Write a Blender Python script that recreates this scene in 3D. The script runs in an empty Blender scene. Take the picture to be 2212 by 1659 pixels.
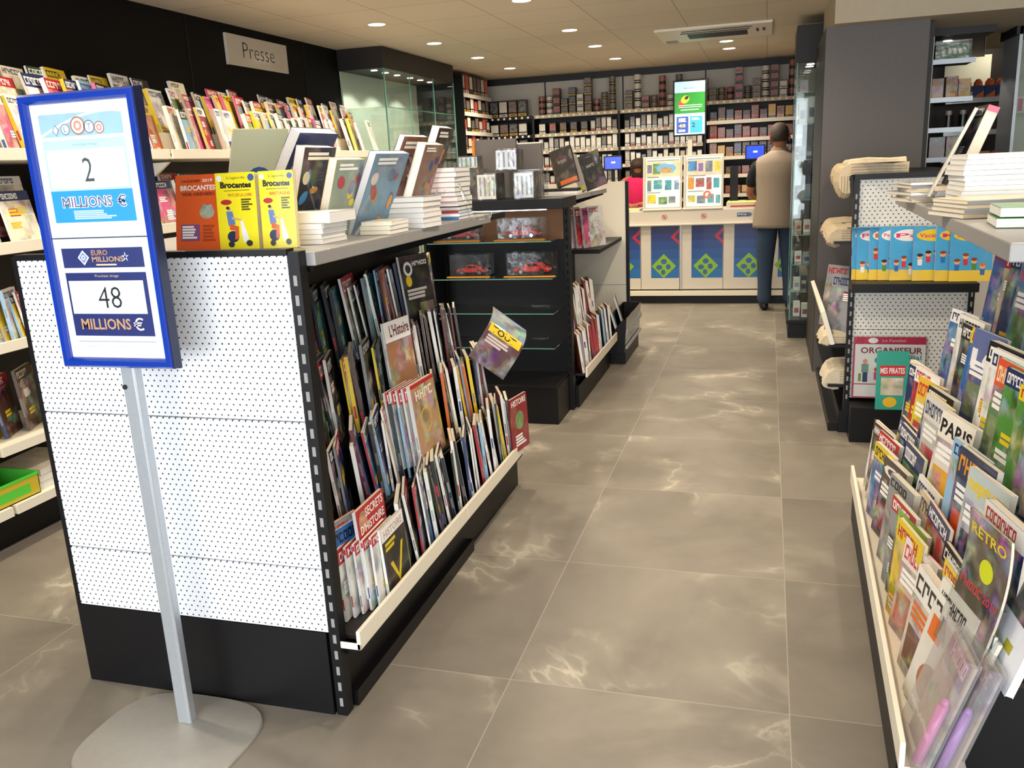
import bpy, math, random
from mathutils import Matrix, Vector, Euler
R = math.radians
random.seed(7)
sc = bpy.context.scene
C = sc.collection

# ------------------------------------------------------------------ camera, world, light
cam = bpy.data.cameras.new('camera'); cam_o = bpy.data.objects.new('camera', cam); C.objects.link(cam_o)
cam.sensor_width = 36; cam.lens = 1850.13 / 2212 * 36; cam.clip_start = .05
yaw, pitch, roll = .293764, .248923, -.048633
CY, SY, CP, SP = math.cos(yaw), math.sin(yaw), math.cos(pitch), math.sin(pitch)
fw = Vector((-SY * CP, CY * CP, -SP)); rt = Vector((CY, SY, 0)); up = rt.cross(fw)
r2 = rt * math.cos(roll) + up * math.sin(roll); u2 = up * math.cos(roll) - rt * math.sin(roll)
m = Matrix((r2, u2, -fw)).transposed().to_4x4(); m.translation = (0, 0, 1.495)
cam_o.matrix_world = m
sc.camera = cam_o

w = bpy.data.worlds.new('World'); sc.world = w; w.use_nodes = True
w.node_tree.nodes['Background'].inputs[0].default_value = (.78, .88, 1, 1)
w.node_tree.nodes['Background'].inputs[1].default_value = 1.6
sc.view_settings.view_transform = 'Standard'; sc.view_settings.look = 'None'
sc.view_settings.exposure = 0.0; sc.view_settings.gamma = 1; sc.view_settings.use_curve_mapping = False

def area(name, loc, rot, sx, sy, power, col):
    l = bpy.data.lights.new(name, 'AREA'); l.shape = 'RECTANGLE'; l.size = sx; l.size_y = sy
    l.energy = power; l.color = col
    o = bpy.data.objects.new(name, l); o.location = loc; o.rotation_euler = rot; C.objects.link(o); return o
DAY = area('shop_window_daylight', (-.4, -2.3, 1.45), (R(90), 0, 0), 6.4, 2.3, 310, (.88, .94, 1))
LAMP_W, LAMP_COL = 64, (1, .87, .69)

# ------------------------------------------------------------------ colour helpers
def lin(h, a=1.0):
    if isinstance(h, str):
        h = h.lstrip('#'); v = [int(h[i:i + 2], 16) / 255 for i in (0, 2, 4)]
    else: v = list(h)
    return tuple([x / 12.92 if x <= .04045 else ((x + .055) / 1.055) ** 2.4 for x in v[:3]] + [a])

PAL = {'white': 'e9e7e2', 'grey': '8d8f93', 'black': '17161a', 'dark blue': '1c2c5c', 'blue': '2b66ad', 'pale blue': '8fbad8',
       'red': 'b3202a', 'dark red': '6d1a20', 'orange': 'd8691f', 'yellow': 'e2c21e', 'green': '4d8a35', 'dark green': '24452a',
       'brown': '4a3022', 'beige': 'cdb896', 'pink': 'd65a8a', 'purple': '5c3a78', 'teal': '2f8f96', 'cream': 'ece2cb'}

# ------------------------------------------------------------------ materials
def newmat(name):
    mt = bpy.data.materials.new(name); mt.use_nodes = True
    return mt, mt.node_tree, mt.node_tree.nodes['Principled BSDF']
def simple(name, col, rough=.5, metal=0, coat=0, emit=0, spec=.5):
    mt, nt, b = newmat(name)
    b.inputs['Base Color'].default_value = lin(col); b.inputs['Roughness'].default_value = rough
    b.inputs['Metallic'].default_value = metal; b.inputs['Coat Weight'].default_value = coat
    b.inputs['Specular IOR Level'].default_value = spec
    if emit:
        b.inputs['Emission Color'].default_value = lin(col); b.inputs['Emission Strength'].default_value = emit
    return mt
def speckled(name, c1, c2, scale, rough=.5, metal=0, bump=0):
    mt, nt, b = newmat(name); N, L = nt.nodes, nt.links
    tc = N.new('ShaderNodeTexCoord'); n = N.new('ShaderNodeTexNoise'); n.inputs['Scale'].default_value = scale
    n.inputs['Detail'].default_value = 4
    mx = N.new('ShaderNodeMix'); mx.data_type = 'RGBA'
    mx.inputs[6].default_value = lin(c1); mx.inputs[7].default_value = lin(c2)
    L.new(tc.outputs['Object'], n.inputs['Vector']); L.new(n.outputs['Fac'], mx.inputs[0]); L.new(mx.outputs[2], b.inputs['Base Color'])
    b.inputs['Roughness'].default_value = rough; b.inputs['Metallic'].default_value = metal
    if bump:
        bp = N.new('ShaderNodeBump'); bp.inputs['Strength'].default_value = bump; bp.inputs['Distance'].default_value = .002
        L.new(n.outputs['Fac'], bp.inputs['Height']); L.new(bp.outputs[0], b.inputs['Normal'])
    return mt
def printed(name, rough, coat, emit=0, scale=16.):
    """ink on paper: colour attribute, its alpha says how much photograph-like blotching it carries"""
    mt, nt, b = newmat(name); N, L = nt.nodes, nt.links
    at = N.new('ShaderNodeAttribute'); at.attribute_name = 'Col'
    tc = N.new('ShaderNodeTexCoord'); oi = N.new('ShaderNodeObjectInfo')
    mul = N.new('ShaderNodeMath'); mul.operation = 'MULTIPLY'; mul.inputs[1].default_value = 90
    add = N.new('ShaderNodeVectorMath'); add.operation = 'ADD'
    L.new(oi.outputs['Random'], mul.inputs[0]); L.new(tc.outputs['Object'], add.inputs[0]); L.new(mul.outputs[0], add.inputs[1])
    n = N.new('ShaderNodeTexNoise'); n.inputs['Scale'].default_value = scale; n.inputs['Detail'].default_value = 3.5
    n.inputs['Distortion'].default_value = .6
    L.new(add.outputs[0], n.inputs['Vector'])
    sub = N.new('ShaderNodeVectorMath'); sub.operation = 'SUBTRACT'; sub.inputs[1].default_value = (.42, .44, .46)
    sc_ = N.new('ShaderNodeVectorMath'); sc_.operation = 'SCALE'; sc_.inputs['Scale'].default_value = 3.2
    L.new(n.outputs['Color'], sub.inputs[0]); L.new(sub.outputs[0], sc_.inputs[0])
    hs = N.new('ShaderNodeHueSaturation'); hs.inputs['Saturation'].default_value = .42; hs.inputs['Value'].default_value = .85; L.new(sc_.outputs[0], hs.inputs['Color'])
    n2 = N.new('ShaderNodeTexNoise'); n2.inputs['Scale'].default_value = scale * .7; n2.inputs['Detail'].default_value = 2
    L.new(add.outputs[0], n2.inputs['Vector'])
    rp = N.new('ShaderNodeValToRGB'); rp.color_ramp.elements[0].position = .42; rp.color_ramp.elements[1].position = .58
    L.new(n2.outputs['Fac'], rp.inputs[0])
    mm = N.new('ShaderNodeMix'); mm.data_type = 'RGBA'; mm.clamp_result = True
    L.new(rp.outputs[0], mm.inputs[0]); L.new(at.outputs['Color'], mm.inputs[6]); L.new(hs.outputs[0], mm.inputs[7])
    mx = N.new('ShaderNodeMix'); mx.data_type = 'RGBA'; mx.clamp_result = True
    inv = N.new('ShaderNodeMath'); inv.operation = 'SUBTRACT'; inv.inputs[0].default_value = 1
    L.new(at.outputs['Alpha'], inv.inputs[1]); L.new(inv.outputs[0], mx.inputs[0])
    L.new(at.outputs['Color'], mx.inputs[6]); L.new(mm.outputs[2], mx.inputs[7]); L.new(mx.outputs[2], b.inputs['Base Color'])
    b.inputs['Roughness'].default_value = rough; b.inputs['Coat Weight'].default_value = coat
    if emit:
        L.new(mx.outputs[2], b.inputs['Emission Color']); b.inputs['Emission Strength'].default_value = emit
    return mt
def glassy(name, tint, refl=.9, rough=.02, film=.0, opac=0.0):
    mt = bpy.data.materials.new(name); mt.use_nodes = True; nt = mt.node_tree; N, L = nt.nodes, nt.links
    N.remove(N['Principled BSDF']); out = N['Material Output']
    tr = N.new('ShaderNodeBsdfTransparent'); tr.inputs[0].default_value = lin(tint)
    gl = N.new('ShaderNodeBsdfGlossy'); gl.inputs[0].default_value = (1, 1, 1, 1); gl.inputs[1].default_value = rough
    lw = N.new('ShaderNodeLayerWeight'); lw.inputs[0].default_value = .5
    pw = N.new('ShaderNodeMath'); pw.operation = 'POWER'; pw.inputs[1].default_value = 5; L.new(lw.outputs['Facing'], pw.inputs[0])
    fr = N.new('ShaderNodeMath'); fr.operation = 'MULTIPLY_ADD'; fr.inputs[1].default_value = .9; fr.inputs[2].default_value = .04; L.new(pw.outputs[0], fr.inputs[0])
    mu = N.new('ShaderNodeMath'); mu.operation = 'MULTIPLY_ADD'; mu.inputs[1].default_value = refl; mu.inputs[2].default_value = film
    mx = N.new('ShaderNodeMixShader')
    L.new(fr.outputs[0], mu.inputs[0]); L.new(mu.outputs[0], mx.inputs[0]); L.new(tr.outputs[0], mx.inputs[1]); L.new(gl.outputs[0], mx.inputs[2])
    if film:
        tc = N.new('ShaderNodeTexCoord'); n = N.new('ShaderNodeTexNoise'); n.inputs['Scale'].default_value = 14
        bp = N.new('ShaderNodeBump'); bp.inputs['Strength'].default_value = .4; bp.inputs['Distance'].default_value = .01
        L.new(tc.outputs['Object'], n.inputs['Vector']); L.new(n.outputs['Fac'], bp.inputs['Height']); L.new(bp.outputs[0], gl.inputs['Normal'])
    if opac:
        df = N.new('ShaderNodeBsdfDiffuse'); df.inputs[0].default_value = (.8, .8, .8, 1)
        m2 = N.new('ShaderNodeMixShader'); m2.inputs[0].default_value = opac
        L.new(mx.outputs[0], m2.inputs[1]); L.new(df.outputs[0], m2.inputs[2]); L.new(m2.outputs[0], out.inputs[0])
    else: L.new(mx.outputs[0], out.inputs[0])
    return mt
def pegboard(name, base, dx, dz, rad, rough=.4):
    """white perforated sheet, staggered round holes"""
    mt, nt, b = newmat(name); N, L = nt.nodes, nt.links
    tc = N.new('ShaderNodeTexCoord'); sp = N.new('ShaderNodeSeparateXYZ'); L.new(tc.outputs['Object'], sp.inputs[0])
    def math_(op, a, bb, c=None):
        n = N.new('ShaderNodeMath'); n.operation = op
        for i, q in enumerate((a, bb, c)):
            if q is None: continue
            if isinstance(q, (int, float)): n.inputs[i].default_value = q
            else: L.new(q, n.inputs[i])
        return n.outputs[0]
    def holes(ox, oz):
        fx = math_('FRACT', math_('MULTIPLY_ADD', sp.outputs[0], 1 / dx, 50 + ox), 0)
        fz = math_('FRACT', math_('MULTIPLY_ADD', sp.outputs[2], 1 / dz, 50 + oz), 0)
        ax = math_('MULTIPLY', math_('SUBTRACT', fx, .5), dx); az = math_('MULTIPLY', math_('SUBTRACT', fz, .5), dz)
        d = math_('SQRT', math_('ADD', math_('MULTIPLY', ax, ax), math_('MULTIPLY', az, az)), 0)
        return math_('LESS_THAN', d, rad)
    h = math_('MAXIMUM', holes(0, 0), holes(.5, .5))
    mx = N.new('ShaderNodeMix'); mx.data_type = 'RGBA'; mx.inputs[6].default_value = lin(base); mx.inputs[7].default_value = lin('3a3a3e')
    L.new(h, mx.inputs[0]); L.new(mx.outputs[2], b.inputs['Base Color']); b.inputs['Roughness'].default_value = rough
    return mt
def floor_mat():
    mt, nt, b = newmat('floor_tile_stone'); N, L = nt.nodes, nt.links
    tc = N.new('ShaderNodeTexCoord')
    mp = N.new('ShaderNodeMapping'); mp.inputs['Location'].default_value = (.706, -2.168 + 8, 0); L.new(tc.outputs['Object'], mp.inputs[0])
    mp2 = N.new('ShaderNodeVectorMath'); mp2.operation = 'ADD'; mp2.inputs[1].default_value = (8, 0, 0); L.new(mp.outputs[0], mp2.inputs[0])
    br = N.new('ShaderNodeTexBrick'); br.offset = 0; br.squash = 1
    for k, v in (('Scale', 1), ('Mortar Size', .0016), ('Mortar Smooth', .3), ('Bias', 0), ('Brick Width', .8), ('Row Height', .8)): br.inputs[k].default_value = v
    br.inputs['Color1'].default_value = (0, 0, 0, 1); br.inputs['Color2'].default_value = (1, 1, 1, 1)
    L.new(mp2.outputs[0], br.inputs['Vector'])
    # each tile carries its own cut of the stone
    off = N.new('ShaderNodeVectorMath'); off.operation = 'SCALE'; off.inputs['Scale'].default_value = 13; L.new(br.outputs['Color'], off.inputs[0])
    vec = N.new('ShaderNodeVectorMath'); vec.operation = 'ADD'; L.new(tc.outputs['Object'], vec.inputs[0]); L.new(off.outputs[0], vec.inputs[1])
    n1 = N.new('ShaderNodeTexNoise'); n1.inputs['Scale'].default_value = 1.7; n1.inputs['Detail'].default_value = 8; n1.inputs['Roughness'].default_value = .62; n1.inputs['Distortion'].default_value = .5
    n2 = N.new('ShaderNodeTexNoise'); n2.inputs['Scale'].default_value = 1.1; n2.inputs['Detail'].default_value = 7; n2.inputs['Distortion'].default_value = 1.3
    n3 = N.new('ShaderNodeTexNoise'); n3.inputs['Scale'].default_value = 1.9; n3.inputs['Detail'].default_value = 3
    for n in (n1, n2, n3): L.new(vec.outputs[0], n.inputs['Vector'])
    r1 = N.new('ShaderNodeValToRGB'); e = r1.color_ramp.elements
    e[0].position = .28; e[0].color = lin('736b60'); e[1].position = .75; e[1].color = lin('90877a')
    L.new(n1.outputs['Fac'], r1.inputs[0])
    ab = N.new('ShaderNodeMath'); ab.operation = 'SUBTRACT'; ab.inputs[1].default_value = .5; L.new(n2.outputs['Fac'], ab.inputs[0])
    ab2 = N.new('ShaderNodeMath'); ab2.operation = 'ABSOLUTE'; L.new(ab.outputs[0], ab2.inputs[0])
    rv = N.new('ShaderNodeMapRange'); rv.inputs[1].default_value = 0; rv.inputs[2].default_value = .014; rv.inputs[3].default_value = 1; rv.inputs[4].default_value = 0
    L.new(ab2.outputs[0], rv.inputs[0])
    rm = N.new('ShaderNodeMapRange'); rm.inputs[1].default_value = .50; rm.inputs[2].default_value = .66; L.new(n3.outputs['Fac'], rm.inputs[0])
    vm = N.new('ShaderNodeMath'); vm.operation = 'MULTIPLY'; L.new(rv.outputs[0], vm.inputs[0]); L.new(rm.outputs[0], vm.inputs[1])
    rc = N.new('ShaderNodeMapRange'); rc.inputs[1].default_value = 0; rc.inputs[2].default_value = .11; rc.inputs[3].default_value = .45; rc.inputs[4].default_value = 0
    L.new(ab2.outputs[0], rc.inputs[0])
    cm = N.new('ShaderNodeMath'); cm.operation = 'MULTIPLY'; L.new(rc.outputs[0], cm.inputs[0]); L.new(rm.outputs[0], cm.inputs[1])
    vv = N.new('ShaderNodeMath'); vv.operation = 'MULTIPLY_ADD'; vv.inputs[1].default_value = .6; L.new(vm.outputs[0], vv.inputs[0]); L.new(cm.outputs[0], vv.inputs[2])
    mx = N.new('ShaderNodeMix'); mx.data_type = 'RGBA'; mx.clamp_factor = True; mx.inputs[7].default_value = lin('beb4a2')
    L.new(vv.outputs[0], mx.inputs[0]); L.new(r1.outputs[0], mx.inputs[6])
    mg = N.new('ShaderNodeMix'); mg.data_type = 'RGBA'; mg.inputs[7].default_value = lin('aaa08f')
    L.new(br.outputs['Fac'], mg.inputs[0]); L.new(mx.outputs[2], mg.inputs[6]); L.new(mg.outputs[2], b.inputs['Base Color'])
    b.inputs['Roughness'].default_value = .42; b.inputs['Specular IOR Level'].default_value = .35
    return mt
def grid_mat(name, col, line, sx, sy, ox, oy, lw):
    mt, nt, b = newmat(name); N, L = nt.nodes, nt.links
    tc = N.new('ShaderNodeTexCoord'); mp = N.new('ShaderNodeMapping'); mp.inputs['Location'].default_value = (ox, oy, 0); L.new(tc.outputs['Object'], mp.inputs[0])
    br = N.new('ShaderNodeTexBrick'); br.offset = 0
    for k, v in (('Scale', 1), ('Mortar Size', lw), ('Mortar Smooth', .2), ('Bias', 0), ('Brick Width', sx), ('Row Height', sy)): br.inputs[k].default_value = v
    c = lin(col); br.inputs['Color1'].default_value = c; br.inputs['Color2'].default_value = tuple(x * .93 for x in c[:3]) + (1,)
    br.inputs['Mortar'].default_value = lin(line)
    L.new(mp.outputs[0], br.inputs['Vector']); L.new(br.outputs['Color'], b.inputs['Base Color']); b.inputs['Roughness'].default_value = .8
    return mt

M = dict(
    floor=floor_mat(), ceiling=grid_mat('ceiling_tile', 'e0d2ba', 'a8977c', .6, .6, 9 + .03 + .006, 12.0, .0035),
    black=simple('black_powder_coat', '0a090c', .45, spec=.35), blackw=speckled('black_laminate', '15100e', '1d1512', 9, .5),
    white=simple('white_enamel', 'e9ebee', .35), cream=simple('cream_enamel', 'efe6d2', .38), grey=speckled('grey_enamel', '8d8a87', '969390', 60, .4),
    peg=pegboard('white_perforated_steel', 'eceef2', .02, .03, .0026), peg2=pegboard('white_perforated_steel_far', 'dcd8cf', .025, .036, .0036),
    silver=speckled('brushed_aluminium', 'b3b8bd', 'c0c5ca', 90, .38, .55), plate=speckled('satin_steel_plate', 'aca69c', 'b9b3a9', 50, .42, .45),
    blue=simple('glossy_blue_plastic', '12389f', .22, coat=.4), navy=simple('dark_blue_plastic', '0c1840', .35),
    paper=printed('printed_paper', .42, .25), matte=printed('matte_print', .7, 0), screen=printed('lit_screen', .3, .2, emit=.75),
    lit=printed('glowing_poster_print', .25, .3, emit=.6),  # poster print with a glow added to brighten its whites
    pages=speckled('page_edges', 'e6dcc8', 'cfc3ac', 160, .8), pagesw=speckled('white_page_edges', 'e9e6e2', 'd7d3cf', 200, .8),
    news=printed('newsprint', .85, 0, scale=45),
    glass=glassy('clear_glass', 'f7fbf9'), gedge=simple('green_glass_edge', '5f8f80', .2, coat=.5), sheet=glassy('clear_sheet', 'fdfefe', .6, .05), acryl=glassy('clear_acrylic', 'f2f5f4', 1.0, .03, .03),
    film=glassy('crinkled_clear_film', 'f3f4f4', .8, .16, .05), filmw=glassy('milky_clear_film', 'f0eef0', 1, .12, .10, .12),
    wall=speckled('grey_beige_wall_panel', 'd0c8ba', 'd8d0c2', 30, .7), pillar=speckled('grey_painted_board', '5e5957', '645f5c', 40, .6),
    dark=simple('near_black_wall', '080605', .7, spec=.2), beam=speckled('cream_plaster', 'b3a68f', 'bdb098', 20, .8), lightpanel=simple('pale_green_white_panel', 'c9ccba', .5),
    lamp=simple('lamp_glow', 'fff0d8', .5, emit=9), led=simple('led_glow', 'fff6ee', .5, emit=7), rim=simple('white_lamp_rim', 'd9cdb8', .5),
    skin=simple('skin', 'b4744f', .55), hair=speckled('dark_hair', '2a1c14', '3a281c', 120, .7), greyhair=speckled('short_dark_hair', '33261f', '4b3c33', 160, .75),
    vest=speckled('beige_canvas_vest', '8f816d', '99897a', 140, .9, bump=.3), denim=speckled('blue_denim', '26364a', '32455c', 150, .85), tee=simple('dark_tshirt', '17181c', .85),
    shoe=simple('black_leather', '121012', .4), pinkshirt=simple('magenta_shirt', 'd31257', .8), counter=simple('white_counter_laminate', 'd9cfc0', .4),
    brown=speckled('brown_hardboard', '7a563a', '86603f', 25, .7), redcar=simple('red_car_paint', 'c3261b', .25, coat=.6), rubber=simple('black_rubber', '1a1a1a', .6),
    chrome=simple('chrome', 'd0d0d0', .15, 1), plasticpink=simple('pink_plastic', 'd873b0', .35, coat=.3), plasticpurple=simple('purple_plastic', 'a877c6', .35, coat=.3),
    smoke=glassy('smoked_acrylic', '8d9090', 1.0, .05), ledge=simple('yellow_edge_light', 'ffe45a', .4, emit=1.2),
)

# ------------------------------------------------------------------ mesh builder
_tc = {}
def text_geo(s, bold):
    k = (s, bold)
    if k in _tc: return _tc[k]
    cu = bpy.data.curves.new('t', 'FONT'); cu.body = s; cu.size = 1; cu.offset = bold; cu.resolution_u = 2; cu.fill_mode = 'FRONT'
    o = bpy.data.objects.new('t', cu); me = bpy.data.meshes.new_from_object(o)
    vs = [tuple(v.co[:2]) for v in me.vertices]; fs = [tuple(p.vertices) for p in me.polygons]
    bpy.data.objects.remove(o); bpy.data.curves.remove(cu); bpy.data.meshes.remove(me)
    if vs:
        x0 = min(v[0] for v in vs); x1 = max(v[0] for v in vs); z0 = min(v[1] for v in vs); z1 = max(v[1] for v in vs)
    else: x0 = z0 = 0; x1 = z1 = 1
    _tc[k] = ([((v[0] - x0) / (x1 - x0), (v[1] - z0) / (z1 - z0)) for v in vs], fs, (x1 - x0) / (z1 - z0)); return _tc[k]

class MB:
    def __init__(s): s.v = []; s.f = []; s.c = []; s.m = []; s.M = Matrix()
    def face(s, pts, col=None, mi=0):
        n = len(s.v); s.v += [tuple(s.M @ Vector(p)) for p in pts]; s.f.append(tuple(range(n, n + len(pts)))); s.c.append(col or (.8, .8, .8, 1)); s.m.append(mi)
    def mesh(s, vs, fs, col=None, mi=0):
        n = len(s.v); s.v += [tuple(s.M @ Vector(p)) for p in vs]
        for f in fs: s.f.append(tuple(i + n for i in f)); s.c.append(col or (.8, .8, .8, 1)); s.m.append(mi)
    def box(s, x0, x1, y0, y1, z0, z1, col=None, mi=0):
        vs = [(x, y, z) for x in (x0, x1) for y in (y0, y1) for z in (z0, z1)]
        s.mesh(vs, [(0, 1, 3, 2), (4, 6, 7, 5), (0, 4, 5, 1), (2, 3, 7, 6), (0, 2, 6, 4), (1, 5, 7, 3)], col, mi)
    def rect(s, x0, x1, z0, z1, y, col, mi=0): s.face([(x0, y, z0), (x1, y, z0), (x1, y, z1), (x0, y, z1)], col, mi)
    def poly(s, pts, y, col, mi=0): s.face([(p[0], y, p[1]) for p in pts], col, mi)
    def ell(s, cx, cz, rx, rz, y, col, mi=0, n=20, rot=0):
        ca, sa = math.cos(rot), math.sin(rot); P = []
        for i in range(n):
            a = 2 * math.pi * i / n; px, pz = rx * math.cos(a), rz * math.sin(a); P.append((cx + px * ca - pz * sa, cz + px * sa + pz * ca))
        s.poly(P, y, col, mi)
    def ring(s, cx, cz, r0, r1, y, col, mi=0, n=24, sx=1):
        for i in range(n):
            a, b = 2 * math.pi * i / n, 2 * math.pi * (i + 1) / n
            s.face([(cx + r0 * sx * math.cos(a), y, cz + r0 * math.sin(a)), (cx + r1 * sx * math.cos(a), y, cz + r1 * math.sin(a)),
                    (cx + r1 * sx * math.cos(b), y, cz + r1 * math.sin(b)), (cx + r0 * sx * math.cos(b), y, cz + r0 * math.sin(b))], col, mi)
    def cyl(s, p0, p1, r0, r1=None, n=12, col=None, mi=0, cap=True):
        r1 = r0 if r1 is None else r1; p0, p1 = Vector(p0), Vector(p1); d = (p1 - p0).normalized()
        a = d.orthogonal().normalized(); b = d.cross(a); vs = []
        for p, r in ((p0, r0), (p1, r1)):
            for i in range(n): t = 2 * math.pi * i / n; vs.append(tuple(p + (a * math.cos(t) + b * math.sin(t)) * r))
        fs = [(i, (i + 1) % n, n + (i + 1) % n, n + i) for i in range(n)]
        if cap: fs += [tuple(range(n))[::-1], tuple(range(n, 2 * n))]
        s.mesh(vs, fs, col, mi)
    def prism(s, pts, z0, z1, col=None, mi=0):
        n = len(pts); vs = [(p[0], p[1], z0) for p in pts] + [(p[0], p[1], z1) for p in pts]
        s.mesh(vs, [tuple(range(n))[::-1], tuple(range(n, 2 * n))] + [(i, (i + 1) % n, n + (i + 1) % n, n + i) for i in range(n)], col, mi)
    def prismy(s, pts, y0, y1, col=None, mi=0):   # outline in (x,z), extruded along y
        n = len(pts); vs = [(p[0], y0, p[1]) for p in pts] + [(p[0], y1, p[1]) for p in pts]
        s.mesh(vs, [tuple(range(n)), tuple(range(n, 2 * n))[::-1]] + [(i, n + i, n + (i + 1) % n, (i + 1) % n) for i in range(n)], col, mi)
    def loft(s, rings, col=None, mi=0, cap=True):
        n = len(rings[0]); vs = [p for r in rings for p in r]; fs = []
        for k in range(len(rings) - 1):
            for i in range(n): fs.append((k * n + i, k * n + (i + 1) % n, (k + 1) * n + (i + 1) % n, (k + 1) * n + i))
        if cap: fs += [tuple(range(n))[::-1], tuple(range((len(rings) - 1) * n, len(rings) * n))]
        s.mesh(vs, fs, col, mi)
    def text(s, t, x0, x1, z0, z1, y, col, mi=0, bold=.02, slant=0):
        """lettering filling the rectangle on a face that looks towards -y"""
        vs, fs, _ = text_geo(t, bold)
        s.mesh([(x0 + (a + slant * b) * (x1 - x0), y, z0 + b * (z1 - z0)) for a, b in vs], fs, col, mi)
    def glyphs(s, x0, x1, z0, z1, y, col, mi=0, rnd=random):
        """unreadable headline: a row of letter-like strokes"""
        n = rnd.randint(4, 8); cw = (x1 - x0) / n; st = cw * .24; H = z1 - z0
        for i in range(n):
            a = x0 + i * cw; k = rnd.randint(0, 3); e = a + cw * .84
            s.rect(a, a + st, z0, z1, y, col, mi)
            if k != 1: s.rect(e - st, e, z0 + (H * .45 if k == 2 else 0), z1, y, col, mi)
            s.rect(a + st, e if k == 1 else e - st, z1 - H * .22 if k else z0 + H * .4, z1 if k else z0 + H * .6, y, col, mi)
            if k in (1, 3): s.rect(a + st, e if k == 1 else e - st, z0, z0 + H * .2, y, col, mi)
    def bars(s, x0, x1, z0, z1, n, y, col, mi=0, rnd=random):
        h = (z1 - z0) / n
        for i in range(n):
            L = x0 + (x1 - x0) * rnd.uniform(.6, 1); s.rect(x0, L, z1 - (i + .7) * h, z1 - i * h, y, col, mi)
    def build(s, name, mats, parent=None, smooth=False, bevel=0, origin=None):
        me = bpy.data.meshes.new(name)
        if origin: ox, oy, oz = origin; vv = [(a - ox, b - oy, c - oz) for a, b, c in s.v]
        else: vv = s.v
        me.from_pydata(vv, [], s.f); me.validate() if False else None
        if not isinstance(mats, (list, tuple)): mats = [mats]
        for q in mats: me.materials.append(M[q] if isinstance(q, str) else q)
        me.polygons.foreach_set('material_index', s.m)
        ca = me.color_attributes.new('Col', 'FLOAT_COLOR', 'CORNER'); data = []
        for f, c in zip(s.f, s.c): data += list(c) * len(f)
        ca.data.foreach_set('color', data)
        if smooth: me.polygons.foreach_set('use_smooth', [True] * len(me.polygons))
        me.update(); o = bpy.data.objects.new(name, me); C.objects.link(o)
        if origin: o.location = origin
        if parent: o.parent = parent
        if bevel:
            b = o.modifiers.new('bevel', 'BEVEL'); b.width = bevel; b.segments = 2; b.limit_method = 'ANGLE'; b.angle_limit = R(40)
        return o

def tag(o, label, cat, group=None, kind=None):
    o['label'] = label; o['category'] = cat
    if group: o['group'] = group
    if kind: o['kind'] = kind
    return o
def empty(name, loc, rot=0, label=None, cat=None, group=None):
    o = bpy.data.objects.new(name, None); o.location = loc; o.rotation_euler = (0, 0, rot); o.empty_display_size = .1; C.objects.link(o)
    if label: tag(o, label, cat, group)
    return o
def struct(o): o['kind'] = 'structure'; return o
def P(name, fn, mats, parent=None, **k):
    b = MB(); fn(b); return b.build(name, mats, parent, **k)
def copytree(o, parent=None):
    c = o.copy(); C.objects.link(c); c.parent = parent
    for ch in [q for q in o.children]: copytree(ch, c)
    return c
def ordn(n): return '%d%s' % (n, 'th' if 10 <= n % 100 <= 20 else {1: 'st', 2: 'nd', 3: 'rd'}.get(n % 10, 'th'))
WHITE, BLK = lin('f2f0ec'), lin('141316')

exec_order = []
# ------------------------------------------------------------------ room
ZC = 2.5
def box_struct(name, a, mat): b = MB(); b.box(*a); return struct(b.build(name, mat))
box_struct('floor', (-3.6, 3.3, -2.2, 10.5, -.05, 0), 'floor')
box_struct('ceiling', (-3.6, 3.3, -2.2, 10.5, ZC, ZC + .06), 'ceiling')
box_struct('wall_left', (-3.6, -3.48, -2.2, 10.5, 0, ZC), 'dark')
box_struct('wall_back', (-3.6, 3.3, 10.35, 10.5, 0, ZC), 'wall')
box_struct('wall_right', (3.2, 3.3, -2.2, 10.5, 0, ZC), 'wall')
b = MB(); b.box(-3.6, 3.3, -2.2, -2.1, 0, .25); b.box(-3.6, 3.3, -2.2, -2.1, 2.42, ZC); b.box(-3.6, -3.4, -2.2, -2.1, .25, 2.42); b.box(3.0, 3.3, -2.2, -2.1, .25, 2.42)
struct(b.build('wall_front', 'wall'))
b = MB()
for x in (-3.4, -1.85, -.3, 1.25, 2.95): b.box(x, x + .05, -2.17, -2.12, .25, 2.42)
f = struct(b.build('window_1', 'black'))
b = MB()                                                     # wall panel joints on the dark left wall
for y in (1.9, 3.4, 4.9, 6.35): b.box(-3.482, -3.476, y, y + .008, 1.9, 2.5)
struct(b.build('trim_1', 'black'))
b = MB(); b.box(-3.48, .32, 10.3, 10.35, 2.43, 2.5)
struct(b.build('trim_2', 'blackw'))
b = MB()
for x in (-2.55, -1.63, -.70, .2): b.box(x, x + .012, 10.335, 10.35, 2.0, 2.46)
struct(b.build('trim_3', 'black'))
# plaster beam over the pillar and the boxed pillar below it
b = MB(); b.box(.375, 3.2, 6.05, 7.3, 2.255, 2.5); struct(b.build('trim_4', 'beam'))
b = MB(); b.box(.334, .94, 6.18, 7.25, 0, 2.255, None, 0); b.box(.331, .3335, 6.19, 7.25, 0, 2.25, None, 1); b.box(.94, .985, 6.3, 7.25, 0, 2.25, None, 1)
struct(b.build('wall_pillar', ['pillar', 'blackw']))

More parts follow.
